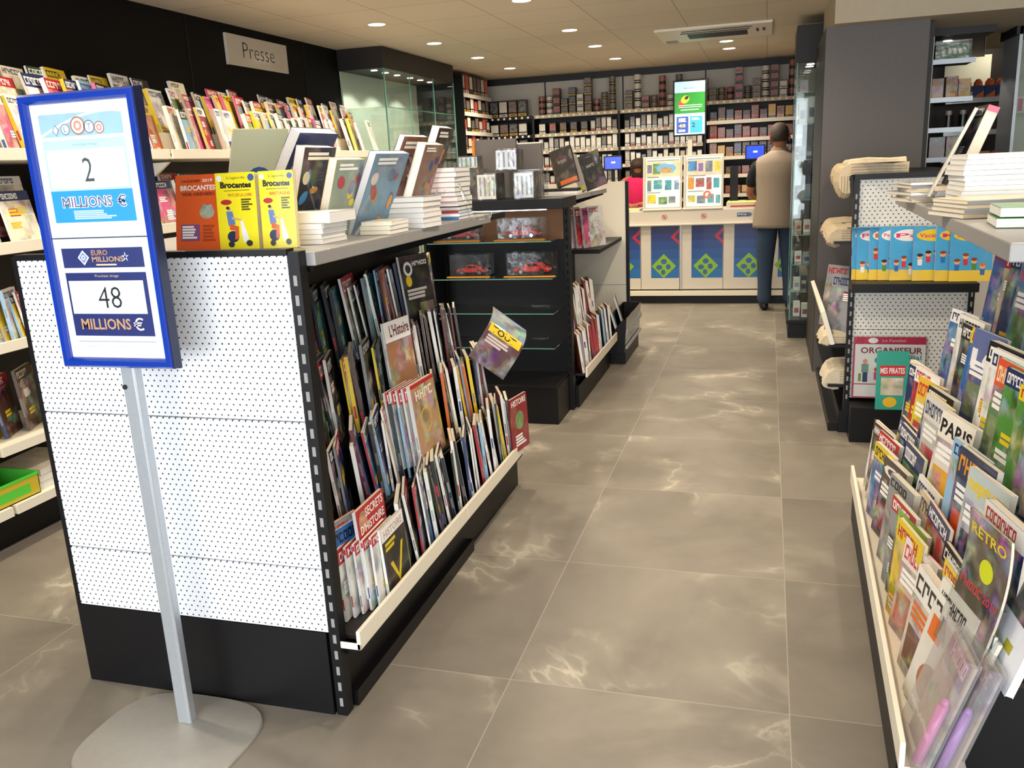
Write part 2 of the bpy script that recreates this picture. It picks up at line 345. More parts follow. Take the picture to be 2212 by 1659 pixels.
# ------------------------------------------------------------------ recessed lamps
def downlight(x, y, z=ZC, label='', group=None, r=.060, watts=None, cat='ceiling light'):
    t = empty('ceiling_light', (x, y, z), 0, label, cat, group)
    b = MB(); n = 28
    for i in range(n):
        a, c = 2 * math.pi * i / n, 2 * math.pi * (i + 1) / n
        q = [(math.cos(a), math.sin(a)), (math.cos(c), math.sin(c))]
        b.face([(q[0][0] * r, q[0][1] * r, -.004), (q[0][0] * r * 1.22, q[0][1] * r * 1.22, -.001), (q[1][0] * r * 1.22, q[1][1] * r * 1.22, -.001), (q[1][0] * r, q[1][1] * r, -.004)])
        b.face([(q[0][0] * r, q[0][1] * r, -.004), (q[1][0] * r, q[1][1] * r, -.004), (q[1][0] * r, q[1][1] * r, .0), (q[0][0] * r, q[0][1] * r, .0)])
    b.build('rim', 'rim', t)
    b = MB(); b.cyl((0, 0, -.0015), (0, 0, -.0045), r * .97, n=28); b.build('lamp_disc', 'lamp', t)
    l = bpy.data.lights.new('lamp_light', 'SPOT'); l.energy = watts or LAMP_W; l.color = LAMP_COL; l.spot_size = R(150); l.spot_blend = .8; l.shadow_soft_size = .06
    o = bpy.data.objects.new('lamp_light', l); o.location = (0, 0, -.03); o.parent = t; C.objects.link(o)
    return t
rows = [('left', -2.65, (4.8, 5.92, 7.03, 8.16, 9.24)), ('middle', -1.51, (7.0, 8.06, 9.15)), ('right', -.39, (8.5, 9.08))]
for nm, x, ys in rows:
    for i, y in enumerate(ys):
        downlight(x, y, label='round recessed ceiling light, %s from the back wall in the %s row' % (ordn(len(ys) - i), nm), group='round ceiling lights over the shop floor')
for i, (x, y) in enumerate([(-2.65, 3.4), (-2.65, 2.0), (-1.51, 5.6), (-1.51, 4.1), (-1.51, 2.5), (-.39, 5.7), (-.39, 4.1), (-.39, 2.5), (.9, 4.6), (.9, 2.6)]):
    downlight(x, y, label='round recessed ceiling light above the picture, %s of the front lights' % ordn(i + 1), group='round ceiling lights over the front of the shop')
downlight(1.88, 8.65, watts=16, label='round recessed ceiling light seen below the cream beam at upper right')
downlight(2.6, 7.9, watts=18, label='round recessed ceiling light beyond the beam, outside the picture')

# air conditioner cassette
t = empty('air_conditioner', (-.45, 7.8, ZC), 0, 'white ceiling air conditioning cassette with slatted grille between the light rows', 'air conditioner')
P('housing', lambda b: b.box(-.46, .46, -.4, .4, -.022, 0), 'cream', t, bevel=.008)
def f(b):
    for i in range(5): b.box(-.22, .26, -.10 + i * .055, -.065 + i * .055, -.027, -.0225)
    b.box(-.25, .3, -.3, -.28, -.026, -.0225); b.box(-.27, .28, -.19, -.165, -.026, -.0225)
P('grille', f, 'black', t)
P('side_vent', lambda b: (b.box(.33, .35, -.14, .02, -.026, -.0225), b.box(.38, .4, -.15, .0, -.026, -.0225)), 'black', t)
P('corner_cap', lambda b: b.box(-.43, -.33, .2, .36, -.025, -.0225), 'grey', t)

# ------------------------------------------------------------------ magazines
class Rnd(random.Random): pass
def mag(Mx, w, h, t, cov, mast=None, spine=None, title=None, label='', cat='magazine', group=None, parts=True, name='magazine', photo=.35, rnd=random, tcol=None, pagem='pages', art=None, bend=0, extra=None, sink=None, back=None):
    """one bound paper thing. local: spine at x=0, cover looks to -y, page block behind it"""
    cv = lin(PAL.get(cov, cov), photo); ms = lin(PAL.get(mast or cov, mast or cov)); sp = lin(PAL.get(spine or cov, spine or cov))
    b = MB(); e = .0007
    b.box(0, w, 0, e, 0, h, cv); b.box(0, e, e, t, 0, h, sp); b.box(0, w, t - e, t, 0, h, lin(PAL.get(cov, cov), .8))
    y = -.0004
    dark = sum(ms[:3]) < .5; tc = tcol or (WHITE if dark else lin(rnd.choice(['b3202a', '141316', '1c2c5c'])))
    if art: art(b, w, h, y)
    else:
        mh = rnd.uniform(.14, .22) * h
        b.rect(.0, w, h - mh, h, y, ms)
        if title: b.text(title, w * .05, w * .93, h - mh * .85, h - mh * .2, y - .0003, tc, bold=.03)
        else: b.glyphs(w * .06, w * rnd.uniform(.6, .93), h - mh * .82, h - mh * .25, y - .0003, tc, rnd=rnd)
        for k in range(rnd.randint(1, 3)):
            px, pz = rnd.uniform(.04, .5) * w, rnd.uniform(.05, .6) * h; c2 = lin(PAL[rnd.choice(list(PAL))], .7)
            if rnd.random() < .5: b.rect(px, px + rnd.uniform(.2, .45) * w, pz, pz + rnd.uniform(.04, .16) * h, y, c2)
            b.bars(px, px + .4 * w, pz, pz + .12 * h, rnd.randint(2, 4), y - .0003, WHITE if rnd.random() < .6 else lin('e2c21e'), rnd=rnd)
    # lettering along the spine
    if t > .004:
        for k in range(rnd.choice([0, 1, 1, 2])):
            z0 = h * (.1 + .3 * k + rnd.uniform(-.04, .2)); c3 = tuple(q * .5 + .12 for q in sp[:3]) + (1,) if rnd.random() < .7 else lin(rnd.choice(['b3202a', '39558c', '8a8a8a']))
            b.face([(-.0003, t * .25, z0), (-.0003, t * .75, z0), (-.0003, t * .75, z0 + h * .16), (-.0003, t * .25, z0 + h * .16)], c3)
    if extra: extra(b, w, h, t)
    if back: b.M = Matrix.Translation((w, t, 0)) @ Matrix.Rotation(math.pi, 4, 'Z'); back(b, w, h, -.0004); b.M = Matrix()
    pg = MB(); pg.box(e, w - .0015, e, t - e, .001, h - .0015)
    if bend:
        def bd(v):
            k = max(0, v[2] / h - .35); return (v[0], v[1] - bend * k * k * h * 1.5, v[2] - abs(bend) * k * k * k * h * .5)
        for q in (b, pg): q.v, q.f, q.c, q.m = slice_z(q, h)
        for q in (b, pg): q.v = [bd(v) for v in q.v]
    if sink is not None:
        sink.M = Mx; sink.face([], None) if False else None
        for q, mi in ((b, 0), (pg, 1)):
            n0 = len(sink.v); sink.v += [tuple(Mx @ Vector(p)) for p in q.v]
            for f_, c_ in zip(q.f, q.c): sink.f.append(tuple(i + n0 for i in f_)); sink.c.append(c_); sink.m.append(mi)
        return None
    o = b.build(name, 'paper'); o.matrix_world = Mx; tag(o, label, cat, group)
    if parts: pg.build('pages', pagem, o)
    else:
        o.data.materials.append(M[pagem]); n0 = len(b.f)
        o2 = o.data; bpy.data.meshes.remove(o2) if False else None
        b2 = MB(); b2.v = b.v; b2.f = b.f; b2.c = b.c; b2.m = b.m; b2.mesh(pg.v, pg.f, None, 1)
        old = o.data; tmp = b2.build('tmp', ['paper', pagem]); o.data = tmp.data; o.data.name = name; bpy.data.objects.remove(tmp); bpy.data.meshes.remove(old)
    return o
def slice_z(q, h, n=10):
    """cut tall faces into bands so that the sheet can bend"""
    V, F, Cc, Mm = [], [], [], []
    for f, c, mi in zip(q.f, q.c, q.m):
        pts = [q.v[i] for i in f]; zs = [p[2] for p in pts]
        if len(f) == 4 and max(zs) - min(zs) > h * .15:
            order = sorted(range(4), key=lambda i: zs[i]); lo = min(zs); i0 = [i for i in range(4) if zs[i] < (lo + max(zs)) / 2]
            if len(i0) == 2:
                a, bq = i0
                if (a + 1) % 4 != bq: a, bq = bq, a
                c1, d1 = (bq + 1) % 4, (bq + 2) % 4; A, B, Cx, D = map(Vector, (pts[a], pts[bq], pts[c1], pts[d1]))
                for k in range(n):
                    s0, s1 = k / n, (k + 1) / n
                    qd = [A.lerp(D, s0), B.lerp(Cx, s0), B.lerp(Cx, s1), A.lerp(D, s1)]; n0 = len(V); V += [tuple(x) for x in qd]; F.append((n0, n0 + 1, n0 + 2, n0 + 3)); Cc.append(c); Mm.append(mi)
                continue
        n0 = len(V); V += pts; F.append(tuple(range(n0, n0 + len(pts)))); Cc.append(c); Mm.append(mi)
    return V, F, Cc, Mm
def place(x, y, z, ang, tilt=0, lean=0):
    return Matrix.Translation((x, y, z)) @ Matrix.Rotation(ang, 4, 'Z') @ Matrix.Rotation(-tilt, 4, 'X') @ Matrix.Rotation(lean, 4, 'Y')
def mag_row(frame, y0, y1, x, z, step, depthdir, phi, pitch, tr, hr, wr, covers, spines, where, group, seed, tilt=6, parts=True, gaps=.12, end='near', photo=.35, skip=None, heroes={}, sink=None, n0=0):
    """shingled row. depthdir +1: covers look to +x ; -1: covers look to -x"""
    rnd = random.Random(seed); y = y0; k = 0; out = []; usedh = set()
    while abs(y - y0) < abs(y1 - y0):
        k += 1
        p = rnd.uniform(*pitch); big = rnd.random() < gaps
        if big: p *= 2.0
        ph = R(rnd.uniform(*phi)); w = rnd.uniform(*wr); h = rnd.uniform(*hr); t = min(rnd.uniform(*tr), p * math.sin(ph) * .85)
        cov = rnd.choice(covers); spn = rnd.choice(spines); 
        if not (skip and skip(y)):
            ang = R(90) + ph if depthdir > 0 else R(-90) + ph
            xx = x - depthdir * rnd.uniform(0.0, .012)
            hero = {}
            for hk in sorted(heroes):
                if hk <= y and hk not in usedh: usedh.add(hk); hero = dict(heroes[hk]); break
            if hero and depthdir < 0: y += hero.pop('room', .055)
            args = dict(w=w, h=h, t=t, cov=cov, mast=rnd.choice(['white', 'red', 'yellow', 'black', cov, cov, 'dark blue']), spine=spn)
            args.update(hero)
            lab = args.pop('label', None) or '%s magazine, %s spine, %s from the %s end, %s' % (args['cov'], args['spine'], ordn(len(out) + 1 + n0), end, where)
            o = mag(frame @ place(xx, y, z + .001, ang, R(tilt + rnd.uniform(-2, 3))), sink=SINK if sink and sink(y) else None, label=lab, group=group, parts=parts, rnd=rnd, photo=photo, **args)
            out.append(o)
        y += p * (1 if y1 > y0 else -1)
    return out
I4 = Matrix()
SINK = MB()      # the smallest, farthest magazines end up in one object
DARKS = ['black', 'black', 'dark blue', 'brown', 'dark red', 'grey', 'dark green', 'black', 'blue']
MIX = ['white', 'red', 'blue', 'yellow', 'beige', 'black', 'dark blue', 'green', 'orange', 'grey', 'pale blue', 'brown', 'teal']
WHS = ['white', 'white', 'white', 'grey', 'black', 'red', 'white', 'dark blue', 'yellow', 'white', 'pale blue']

# ------------------------------------------------------------------ front gondola
def notches(b, x, y0, y1, z0, z1, col, mi, step=.05, side=1):
    z = z0
    while z < z1:
        b.face([(x, y0, z), (x, y1, z), (x, y1, z + .024), (x, y0, z + .024)][::side], col, mi); z += step
g = empty('magazine_gondola', (0, 0, 0), 0, 'black double sided magazine gondola with white perforated end panels behind the lottery sign', 'shop shelving')
for i, (z0, z1) in enumerate(((.262, .452), (.455, .872), (.875, 1.306))):
    P('end_panel', lambda b: b.box(-1.983, -1.142, 1.896, 1.915, z0, z1), 'peg', g, bevel=.002)
P('base_panel', lambda b: b.box(-1.995, -1.15, 1.895, 1.92, 0, .26), 'black', g)
P('base', lambda b: (b.box(-1.99, -1.125, 1.92, 3.74, 0, .17), b.box(-1.125, -1.10, 1.95, 3.0, 0, .05)), 'black', g)
P('back_board', lambda b: b.box(-1.59, -1.55, 1.92, 3.74, .17, 1.28), 'blackw', g)
P('top_rail', lambda b: b.box(-1.985, -1.14, 1.893, 1.93, 1.308, 1.322), 'black', g)
for x in (-2.0, -1.142):
    def f(b):
        b.box(x, x + (.032 if x > -1.5 else .016), 1.898, 1.935, 0, 1.315)
        z = .03 if x > -1.5 else 9
        while z < 1.28: b.box(x + .012, x + .022, 1.8965, 1.8985, z, z + .026, None, 1); z += .05
    P('upright', f, ['black', 'grey'], g)
TX = [(-1.062, .235), (-1.19, .43), (-1.315, .625), (-1.44, .82)]
for k, (x, z) in enumerate(TX):
    P('tier', lambda b: (b.box(x - .125, x, 1.94, 3.72, z - .012, z), b.box(x - .128, x - .12, 1.94, 3.72, z, z + .18) if k < 3 else None), 'blackw', g)
P('lip', lambda b: (b.box(-1.06, -1.048, 1.9, 2.81, .215, .272), b.box(-1.06, -1.048, 2.813, 3.6, .215, .272), b.box(-1.12, -1.048, 1.9, 1.905, .215, .235)), 'cream', g, bevel=.002)
P('bracket', lambda b: b.prismy([(-1.13, .17), (-1.055, .2), (-1.055, .215), (-1.13, .215)], 1.93, 3.6), 'black', g)
P('side_panel', lambda b: b.box(-1.56, -1.125, 1.94, 1.95, .17, 1.3), 'black', g)
P('top_shelf', lambda b: b.box(-1.985, -1.085, 1.935, 3.4, 1.275, 1.31), 'grey', g, bevel=.003)
for y0_ in (1.951, 3.35): P('shelf_bracket', lambda b: b.prismy([(-1.55, 1.15), (-1.55, 1.274), (-1.11, 1.274), (-1.11, 1.26)], y0_, y0_ + .015), 'black', g)
P('top_deck', lambda b: b.box(-1.985, -1.125, 3.4, 3.74, 1.275, 1.3), 'black', g)

WHN = ['lowest', 'second', 'third', 'top']
grp = 'magazines on the tiers of the front gondola'
def art_secrets(b, w, h, y):
    b.rect(0, w, h * .68, h, y, lin('b3202a')); b.ell(w * .2, h * .84, w * .14, w * .16, y - .0003, lin('c98a6a', .5))
    b.text('SECRETS', w * .3, w * .95, h * .86, h * .96, y - .0004, WHITE); b.text("D'HISTOIRE", w * .08, w * .95, h * .71, h * .81, y - .0004, WHITE)
    b.rect(0, w, 0, h * .67, y, lin('d8d2cc', .4)); b.bars(w * .1, w * .9, h * .42, h * .64, 4, y - .0004, BLK)
    b.rect(w * .1, w * .5, h * .05, h * .35, y - .0003, lin('8a4a35', .3))
def art_v(b, w, h, y):
    b.rect(0, w, 0, h, y, lin('16140f', .9)); b.rect(0, w, h * .8, h, y - .0002, WHITE); b.text('HISTOIRE', w * .1, w * .93, h * .83, h * .94, y - .0004, lin('c2a7a0'))
    b.poly([(w * .2, h * .45), (w * .32, h * .45), (w * .5, h * .2), (w * .75, h * .6), (w * .85, h * .6), (w * .52, h * .08)], y - .0004, lin('d9c21c'))
    b.bars(w * .1, w * .7, h * .62, h * .76, 2, y - .0004, lin('d9c21c'))
def art_histoire(b, w, h, y):
    b.rect(0, w, h * .72, h, y, WHITE); b.text('L\'Histoire', w * .2, w * .95, h * .78, h * .95, y - .0004, lin('6d1a20')); b.rect(0, w, 0, h * .72, y, lin('9a6a48', .35))
def art_redgreen(b, w, h, y):
    b.rect(0, w, 0, h, y, lin('8d1f28', .9)); b.ell(w * .5, h * .55, w * .24, h * .17, y - .0003, lin('6f9a52', .7)); b.text('HISTOIRE', w * .08, w * .92, h * .84, h * .95, y - .0004, WHITE)
    b.bars(w * .2, w * .85, h * .08, h * .3, 4, y - .0004, WHITE)
def art_tall(b, w, h, y):
    b.rect(0, w, 0, h, y, lin('17151a', .9)); b.ring(w * .25, h * .82, w * .09, w * .15, y - .0003, WHITE); b.glyphs(w * .42, w * .95, h * .85, h * .91, y - .0004, WHITE, rnd=random.Random(1))
    b.ell(w * .22, h * .66, w * .1, w * .12, y - .0003, lin('e2c21e')); b.bars(w * .1, w * .8, h * .4, h * .55, 3, y - .0004, lin('c9c4be')); b.rect(w * .45, w * .95, .02, h * .35, y - .0003, lin('6d5a4a', .3))
PITCH = (.035, .054)
mag_row(I4, 1.965, 3.58, -1.068, .236, 0, 1, (17, 26), PITCH, (.007, .016), (.24, .285), (.17, .19), MIX + DARKS, WHS, 'lowest tier, front gondola', grp, 11, gaps=.10,
        skip=lambda y: y < 2.30, n0=8)
mag_row(I4, 1.98, 3.66, -1.195, .431, 0, 1, (17, 27), PITCH, (.007, .016), (.24, .29), (.18, .20), MIX + DARKS, WHS + ['orange', 'dark red'], 'second tier, front gondola', grp, 12, gaps=.1)
mag_row(I4, 1.98, 3.66, -1.32, .626, 0, 1, (17, 27), PITCH, (.007, .016), (.25, .30), (.18, .20), DARKS + ['red', 'white'], ['black', 'brown', 'white', 'dark red', 'white', 'black', 'grey', 'yellow'], 'third tier, front gondola', grp, 13, gaps=.1)
mag_row(I4, 1.98, 3.66, -1.445, .821, 0, 1, (14, 24), PITCH, (.007, .015), (.26, .31), (.19, .21), DARKS + ['teal', 'orange'], ['dark blue', 'black', 'white', 'grey', 'pale blue', 'black'], 'top tier, front gondola', grp, 15, gaps=.08)
mag(place(-1.105, 2.085, .268, R(92), R(4)), .20, .275, .012, 'red', spine='white', art=art_secrets, label='red and white history magazine showing its full cover, near end of the lowest tiers', group=grp)
mag(place(-1.068, 2.15, .237, R(92), R(4)), .175, .225, .010, 'black', spine='white', art=art_v, label='black magazine with yellow V emblem and white masthead, near end of the cream lip', group=grp)
for i in range(5):
    mag(place(-1.138 + .0145 * i, 2.0 + .026 * i, .237, R(92), R(3)), .17, .222, .008, 'white', spine='white', mast='red', group=grp, label='white spined small magazine, %s from the left in the near lip corner' % ordn(i + 1), rnd=random.Random(600 + i), extra=lambda b, w, h, t: b.face([(-.0003, .001, h * .9), (-.0003, t - .001, h * .9), (-.0003, t - .001, h * .97), (-.0003, .001, h * .97)], lin('c8304a')))
for i in range(2):
    mag(place(-1.165 + .012 * i, 1.965 + .02 * i, .237, R(80), R(4)), .18, .29 - .02 * i, .009, 'blue' if i else 'orange', spine='pale blue' if i else 'white', mast='blue' if i else 'grey', group=grp, label=('orange magazine with grey masthead', 'blue magazine with blue masthead')[i] + ' at the very near end of the lowest tier', rnd=random.Random(620 + i))
mag(place(-1.055, 3.46, .25, R(80), R(2)), .17, .25, .010, 'dark red', spine='dark red', art=art_redgreen, label='dark red magazine with green circle at the far end of the cream lip')
mag(place(-1.42, 3.28, .84, R(76), R(8)), .20, .315, .012, 'black', spine='white', art=art_tall, label='tall black magazine with white C and yellow dot, standing up from the top tier')
mag(place(-1.30, 2.80, .695, R(84), R(6)), .19, .27, .010, 'brown', spine='white', art=art_histoire, label='brown history magazine with white masthead facing out above the second tier')
def art_beige(b, w, h, y):
    b.rect(0, w, 0, h, y, lin('b08a62', .4)); b.rect(0, w, h * .95, h, y - .0002, lin('b3202a')); b.glyphs(w * .15, w * .9, h * .78, h * .9, y - .0004, lin('e8dcc8'), rnd=random.Random(2)); b.ring(w * .45, h * .5, w * .2, w * .23, y - .0003, lin('d8b040'))
mag(place(-1.165, 2.70, .47, R(88), R(6)), .20, .29, .016, 'beige', spine='white', art=art_beige, label='beige art magazine with red top edge facing out between the lower tiers')
for i in range(4):
    mag(place(-1.225 + .014 * i, 2.62 + .02 * i, .47, R(88), R(6)), .19, .285, .010, 'grey', spine='white', mast='red', group=grp, label='white spined tall magazine, %s from the left beside the beige art magazine' % ordn(i + 1), rnd=random.Random(640 + i))
def art_tout(b, w, h, y):
    b.rect(0, w, 0, h, y, lin('5a3a40', .5)); b.rect(0, w, h * .62, h, y - .0002, lin('6d8aa0', .5)); b.rect(w * .05, w * .95, h * .5, h * .66, y - .0003, lin('e2c21e')); b.text('TOUT', w * .12, w * .8, h * .52, h * .63, y - .0005, BLK)
    b.bars(w * .1, w * .8, h * .32, h * .46, 3, y - .0005, lin('d8c4c0'))
mag(place(-1.235, 3.45, .70, R(34), R(8), R(40)), .19, .29, .005, 'brown', spine='white', art=art_tout, bend=-.7, label='limp magazine with yellow TOUT banner bending out over the aisle')

# ------------------------------------------------------------------ lottery sign on its stand
t = empty('lottery_sign_stand', (-1.55, 1.77, 0), 0, 'blue framed lottery jackpot sign on a silver pole and flat grey base', 'sign')
def f(b):
    pts = []
    for i in range(64):
        a = 2 * math.pi * i / 64; c, s_ = math.cos(a), math.sin(a); k = (abs(c) ** 3.2 + abs(s_) ** 3.2) ** (-1 / 3.2)
        pts.append((.235 * k * c, .195 * k * s_ - .078))
    ins = [(p[0] * .985, (p[1] + .078) * .985 - .078) for p in pts]
    rings = [[(p[0], p[1], 0) for p in pts], [(p[0], p[1], .006) for p in pts], [(p[0], p[1], .010) for p in ins]]
    b.loft(rings)
P('base_plate', f, 'plate', t)
P('pole', lambda b: b.prism([(-.022, -.011), (-.017, -.016), (.017, -.016), (.022, -.011), (.022, .011), (.017, .016), (-.017, .016), (-.022, .011)], .01, 1.62), 'silver', t, bevel=.001)
P('screw', lambda b: b.cyl((-.012, -.0165, .995), (-.012, -.020, .995), .0065), 'rubber', t)
def f(b):                                                       # moulded frame profile, mitred
    X0, X1, Z0, Z1 = -.164, .168, 1.052, 1.712; prof = [(0, -.018), (.0, -.034), (.006, -.042), (.018, -.042), (.023, -.034), (.025, -.028)]
    loops = []
    for d, y in prof: loops.append([(X0 + d, y - .008, Z0 + d), (X1 - d, y - .008, Z0 + d), (X1 - d, y - .008, Z1 - d), (X0 + d, y - .008, Z1 - d)])
    b.loft(loops, cap=False)
    b.box(X0 - .002, X1 + .002, -.02, .012 - .03, Z0, Z1)
P('frame', f, 'blue', t)
P('frame_back', lambda b: b.box(-.166, .170, -.0258, -.0175, 1.05, 1.714), 'navy', t)
P('frame_side', lambda b: b.box(.168, .1705, -.048, -.018, 1.054, 1.71), 'navy', t)
def f(b):
    y = -.0362; X0, X1 = -.143, .147
    b.rect(X0, X1, 1.376, 1.692, y, lin('f4f6fa'))
    b.rect(-.118, .118, 1.612, 1.664, y - .0004, lin('a9cfea', .85))
    for i in range(14):                                          # white swoosh
        a0, a1 = i / 14, (i + 1) / 14; g_ = lambda a: (-.118 + .236 * a, 1.615 + .05 * math.sin(a * 1.9))
        p, q = g_(a0), g_(a1); b.poly([(p[0], p[1] - .003), (q[0], q[1] - .003), (q[0], q[1] + .003), (p[0], p[1] + .003)], y - .0007, lin('f7e9ea'))
    b.poly([(-.083, 1.627), (-.073, 1.641), (-.063, 1.627), (-.073, 1.613)], y - .0009, lin('8f98ad')); b.poly([(-.080, 1.627), (-.073, 1.637), (-.066, 1.627), (-.073, 1.617)], y - .0011, WHITE)
    for cx, cz, r, ch in ((-.045, 1.628, .013, 'L'), (-.008, 1.635, .021, 'O'), (.024, 1.631, .015, 'T'), (.052, 1.628, .014, 'O')):
        b.ring(cx, cz, r * .82, r, y - .0009, lin('b57a6a' if ch == 'O' else '7d879a')); b.ell(cx, cz, r * .82, r * .82, y - .0008, lin('f2f0f2'))
        if ch == 'O': b.ring(cx, cz, r * .28, r * .55, y - .0011, lin('d89a86'))
        else: b.text(ch, cx - r * .35, cx + r * .35, cz - r * .5, cz + r * .5, y - .0011, lin('98a2b5'))
    b.rect(-.118, .118, 1.412, 1.604, y - .0004, lin('c4def0', .9)); b.text('prochain tirage', -.03, .04, 1.588, 1.596, y - .0007, lin('9fb8c8'), bold=0)
    b.rect(-.112, .113, 1.492, 1.582, y - .0007, lin('f6f7f9')); b.rect(-.112, .113, 1.5, 1.501, y - .0009, lin('c9c9cf')); b.rect(-.112, .113, 1.523, 1.5236, y - .0009, lin('c9c9cf'))
    b.rect(-.118, .118, 1.412, 1.487, y - .0006, lin('2f9fda'))
    b.text('2', -.012, .016, 1.507, 1.562, y - .0011, lin('4a4f52'), bold=-.005)
    b.text('MILLIONS', -.090, .058, 1.446, 1.474, y - .0009, WHITE, bold=.07); b.text('MILLIONS', -.088, .056, 1.448, 1.472, y - .0012, lin('5a5e92'), bold=.0)
    b.text('€', .070, .098, 1.445, 1.475, y - .0009, WHITE, bold=.07); b.text('€', .072, .096, 1.447, 1.473, y - .0012, lin('5a5e92'), bold=.0)
    b.bars(-.06, .08, 1.418, 1.440, 5, y - .0009, lin('cfe8f6'))
    b.rect(X0, X1, 1.3735, 1.3755, y - .0006, lin('39415c'))
P('upper_sheet', f, 'paper', t)
def f(b):
    y = -.0362; X0, X1 = -.143, .147
    b.rect(X0, X1, 1.073, 1.373, y, lin('f4f6fa'))
    b.rect(-.118, .120, 1.302, 1.350, y - .0004, lin('27306e')); b.poly([(-.072, 1.327), (-.055, 1.345), (-.038, 1.327), (-.055, 1.308)], y - .0007, WHITE)
    b.poly([(-.067, 1.327), (-.055, 1.340), (-.043, 1.327), (-.055, 1.313)], y - .0009, lin('7f8cc4')); b.ring(-.055, 1.327, .003, .006, y - .0011, WHITE)
    b.text('EURO', -.030, .018, 1.332, 1.345, y - .0008, lin('c98f63'), bold=.02); b.text('MILLIONS', -.030, .062, 1.316, 1.329, y - .0008, lin('d2a27a'), bold=.02)
    b.rect(-.02, .04, 1.307, 1.311, y - .0008, lin('e3c9a8'))
    for k in range(5):
        a = R(90 + 72 * k); b.poly([(.068 + .011 * math.cos(a), 1.327 + .013 * math.sin(a)), (.068 + .004 * math.cos(a + .6), 1.327 + .004 * math.sin(a + .6)), (.068 + .004 * math.cos(a - .6), 1.327 + .004 * math.sin(a - .6))], y - .0009, lin('dfe6ff'))
    b.rect(-.118, .120, 1.132, 1.290, y - .0004, lin('222c6c'))
    b.text('Prochain tirage', -.03, .04, 1.277, 1.285, y - .0007, lin('d9b98c'), bold=0)
    b.rect(-.112, .108, 1.188, 1.270, y - .0007, lin('f4f5f7')); b.rect(-.058, -.0575, 1.192, 1.262, y - .0009, lin('c4c4c8'))
    b.text('48', -.030, .038, 1.202, 1.255, y - .0011, lin('1b1b1d'), bold=-.01)
    b.text('MILLIONS', -.094, .054, 1.148, 1.176, y - .0009, lin('cf9c6e'), bold=.02); b.text('€', .062, .092, 1.146, 1.178, y - .0009, lin('f0e6dc'), bold=.01)
    b.rect(-.112, .12, 1.117, 1.1185, y - .0006, lin('8d8f99')); b.rect(-.11, .11, 1.105, 1.106, y - .0006, lin('b8b9c0'))
P('lower_sheet', f, 'paper', t)
P('cover_pane', lambda b: b.box(-.145, .149, -.0418, -.0408, 1.072, 1.693), 'sheet', t)

# ------------------------------------------------------------------ books on top of the front gondola
ZT = 1.311
def art_orange(b, w, h, y):
    b.rect(0, w, 0, h, y, lin('dd5a1e')); b.text('CALENDRIER', w * .14, w * .58, h * .9, h * .935, y - .0004, lin('5a2410'), bold=.02); b.text('2019', w * .62, w * .85, h * .9, h * .94, y - .0004, WHITE)
    b.text('BROCANTES', w * .12, w * .92, h * .79, h * .86, y - .0004, WHITE, bold=.03); b.text('VIDE-GRENIERS', w * .14, w * .9, h * .72, h * .765, y - .0004, lin('5a2410'))
    b.ell(w * .72, h * .5, w * .17, h * .09, y - .0004, lin('b7a595', .3)); b.ell(w * .66, h * .58, w * .05, h * .03, y - .0005, lin('9a8b80', .5)); b.ell(w * .8, h * .57, w * .05, h * .03, y - .0005, lin('9a8b80', .5))
    b.rect(w * .12, w * .55, h * .12, h * .34, y - .0004, lin('7d4a86')); b.bars(w * .15, w * .52, h * .14, h * .32, 5, y - .0007, WHITE); b.bars(w * .62, w * .92, h * .1, h * .33, 5, y - .0004, lin('a8431a'))
def art_yellow(region):
    def a(b, w, h, y):
        b.rect(0, w, 0, h, y, lin('f0df10')); b.ell(w * .1, h * .93, w * .07, w * .07, y - .0004, WHITE); b.ell(w * .9, h * .93, w * .08, w * .08, y - .0004, lin('39589a'))
        b.text("L'agenda", w * .3, w * .75, h * .91, h * .95, y - .0004, BLK, bold=0); b.text('Broc', w * .12, w * .5, h * .80, h * .885, y - .0004, BLK, bold=.05); b.text('antes', w * .5, w * .9, h * .80, h * .87, y - .0004, BLK, bold=.05)
        b.rect(w * .2, w * .85, h * .765, h * .772, y - .0004, BLK); b.text(region, w * .3, w * .9, h * .69, h * .73, y - .0004, lin('c84a1a'))
        b.ell(w * .24, h * .62, w * .14, h * .035, y - .0004, lin('b3202a')); b.bars(w * .62, w * .9, h * .5, h * .66, 5, y - .0004, lin('5a5210'))
        # rider on a scooter
        b.ell(w * .30, h * .53, w * .045, h * .024, y - .0006, lin('caa080')); b.ell(w * .27, h * .545, w * .045, h * .02, y - .0007, lin('2b1c14'))
        b.poly([(w * .22, h * .5), (w * .38, h * .5), (w * .44, h * .33), (w * .26, h * .31)], y - .0005, lin('5f7db5')); b.poly([(w * .3, h * .34), (w * .52, h * .3), (w * .5, h * .14), (w * .4, h * .13), (w * .42, h * .25), (w * .28, h * .26)], y - .0006, lin('cf5a26'))
        b.poly([(w * .56, h * .39), (w * .62, h * .39), (w * .76, h * .14), (w * .62, h * .08), (w * .58, h * .2)], y - .0005, lin('e8e6e0')); b.ell(w * .36, h * .17, w * .15, h * .075, y - .0004, lin('1e2c50')); b.ell(w * .3, h * .07, w * .08, h * .04, y - .0006, lin('2a2a2a'))
        b.ell(w * .76, h * .08, w * .08, h * .04, y - .0006, lin('2a2a2a')); b.poly([(w * .36, h * .43), (w * .6, h * .39), (w * .6, h * .375), (w * .35, h * .4)], y - .0007, lin('caa080'))
    return a
mag(place(-1.585, 2.06, ZT, R(-4), R(10)), .148, .205, .012, 'orange', spine='orange', art=art_orange, cat='book', name='calendar_booklet', label='orange flea market calendar booklet leaning at the left of the yellow booklets', rnd=random.Random(3))
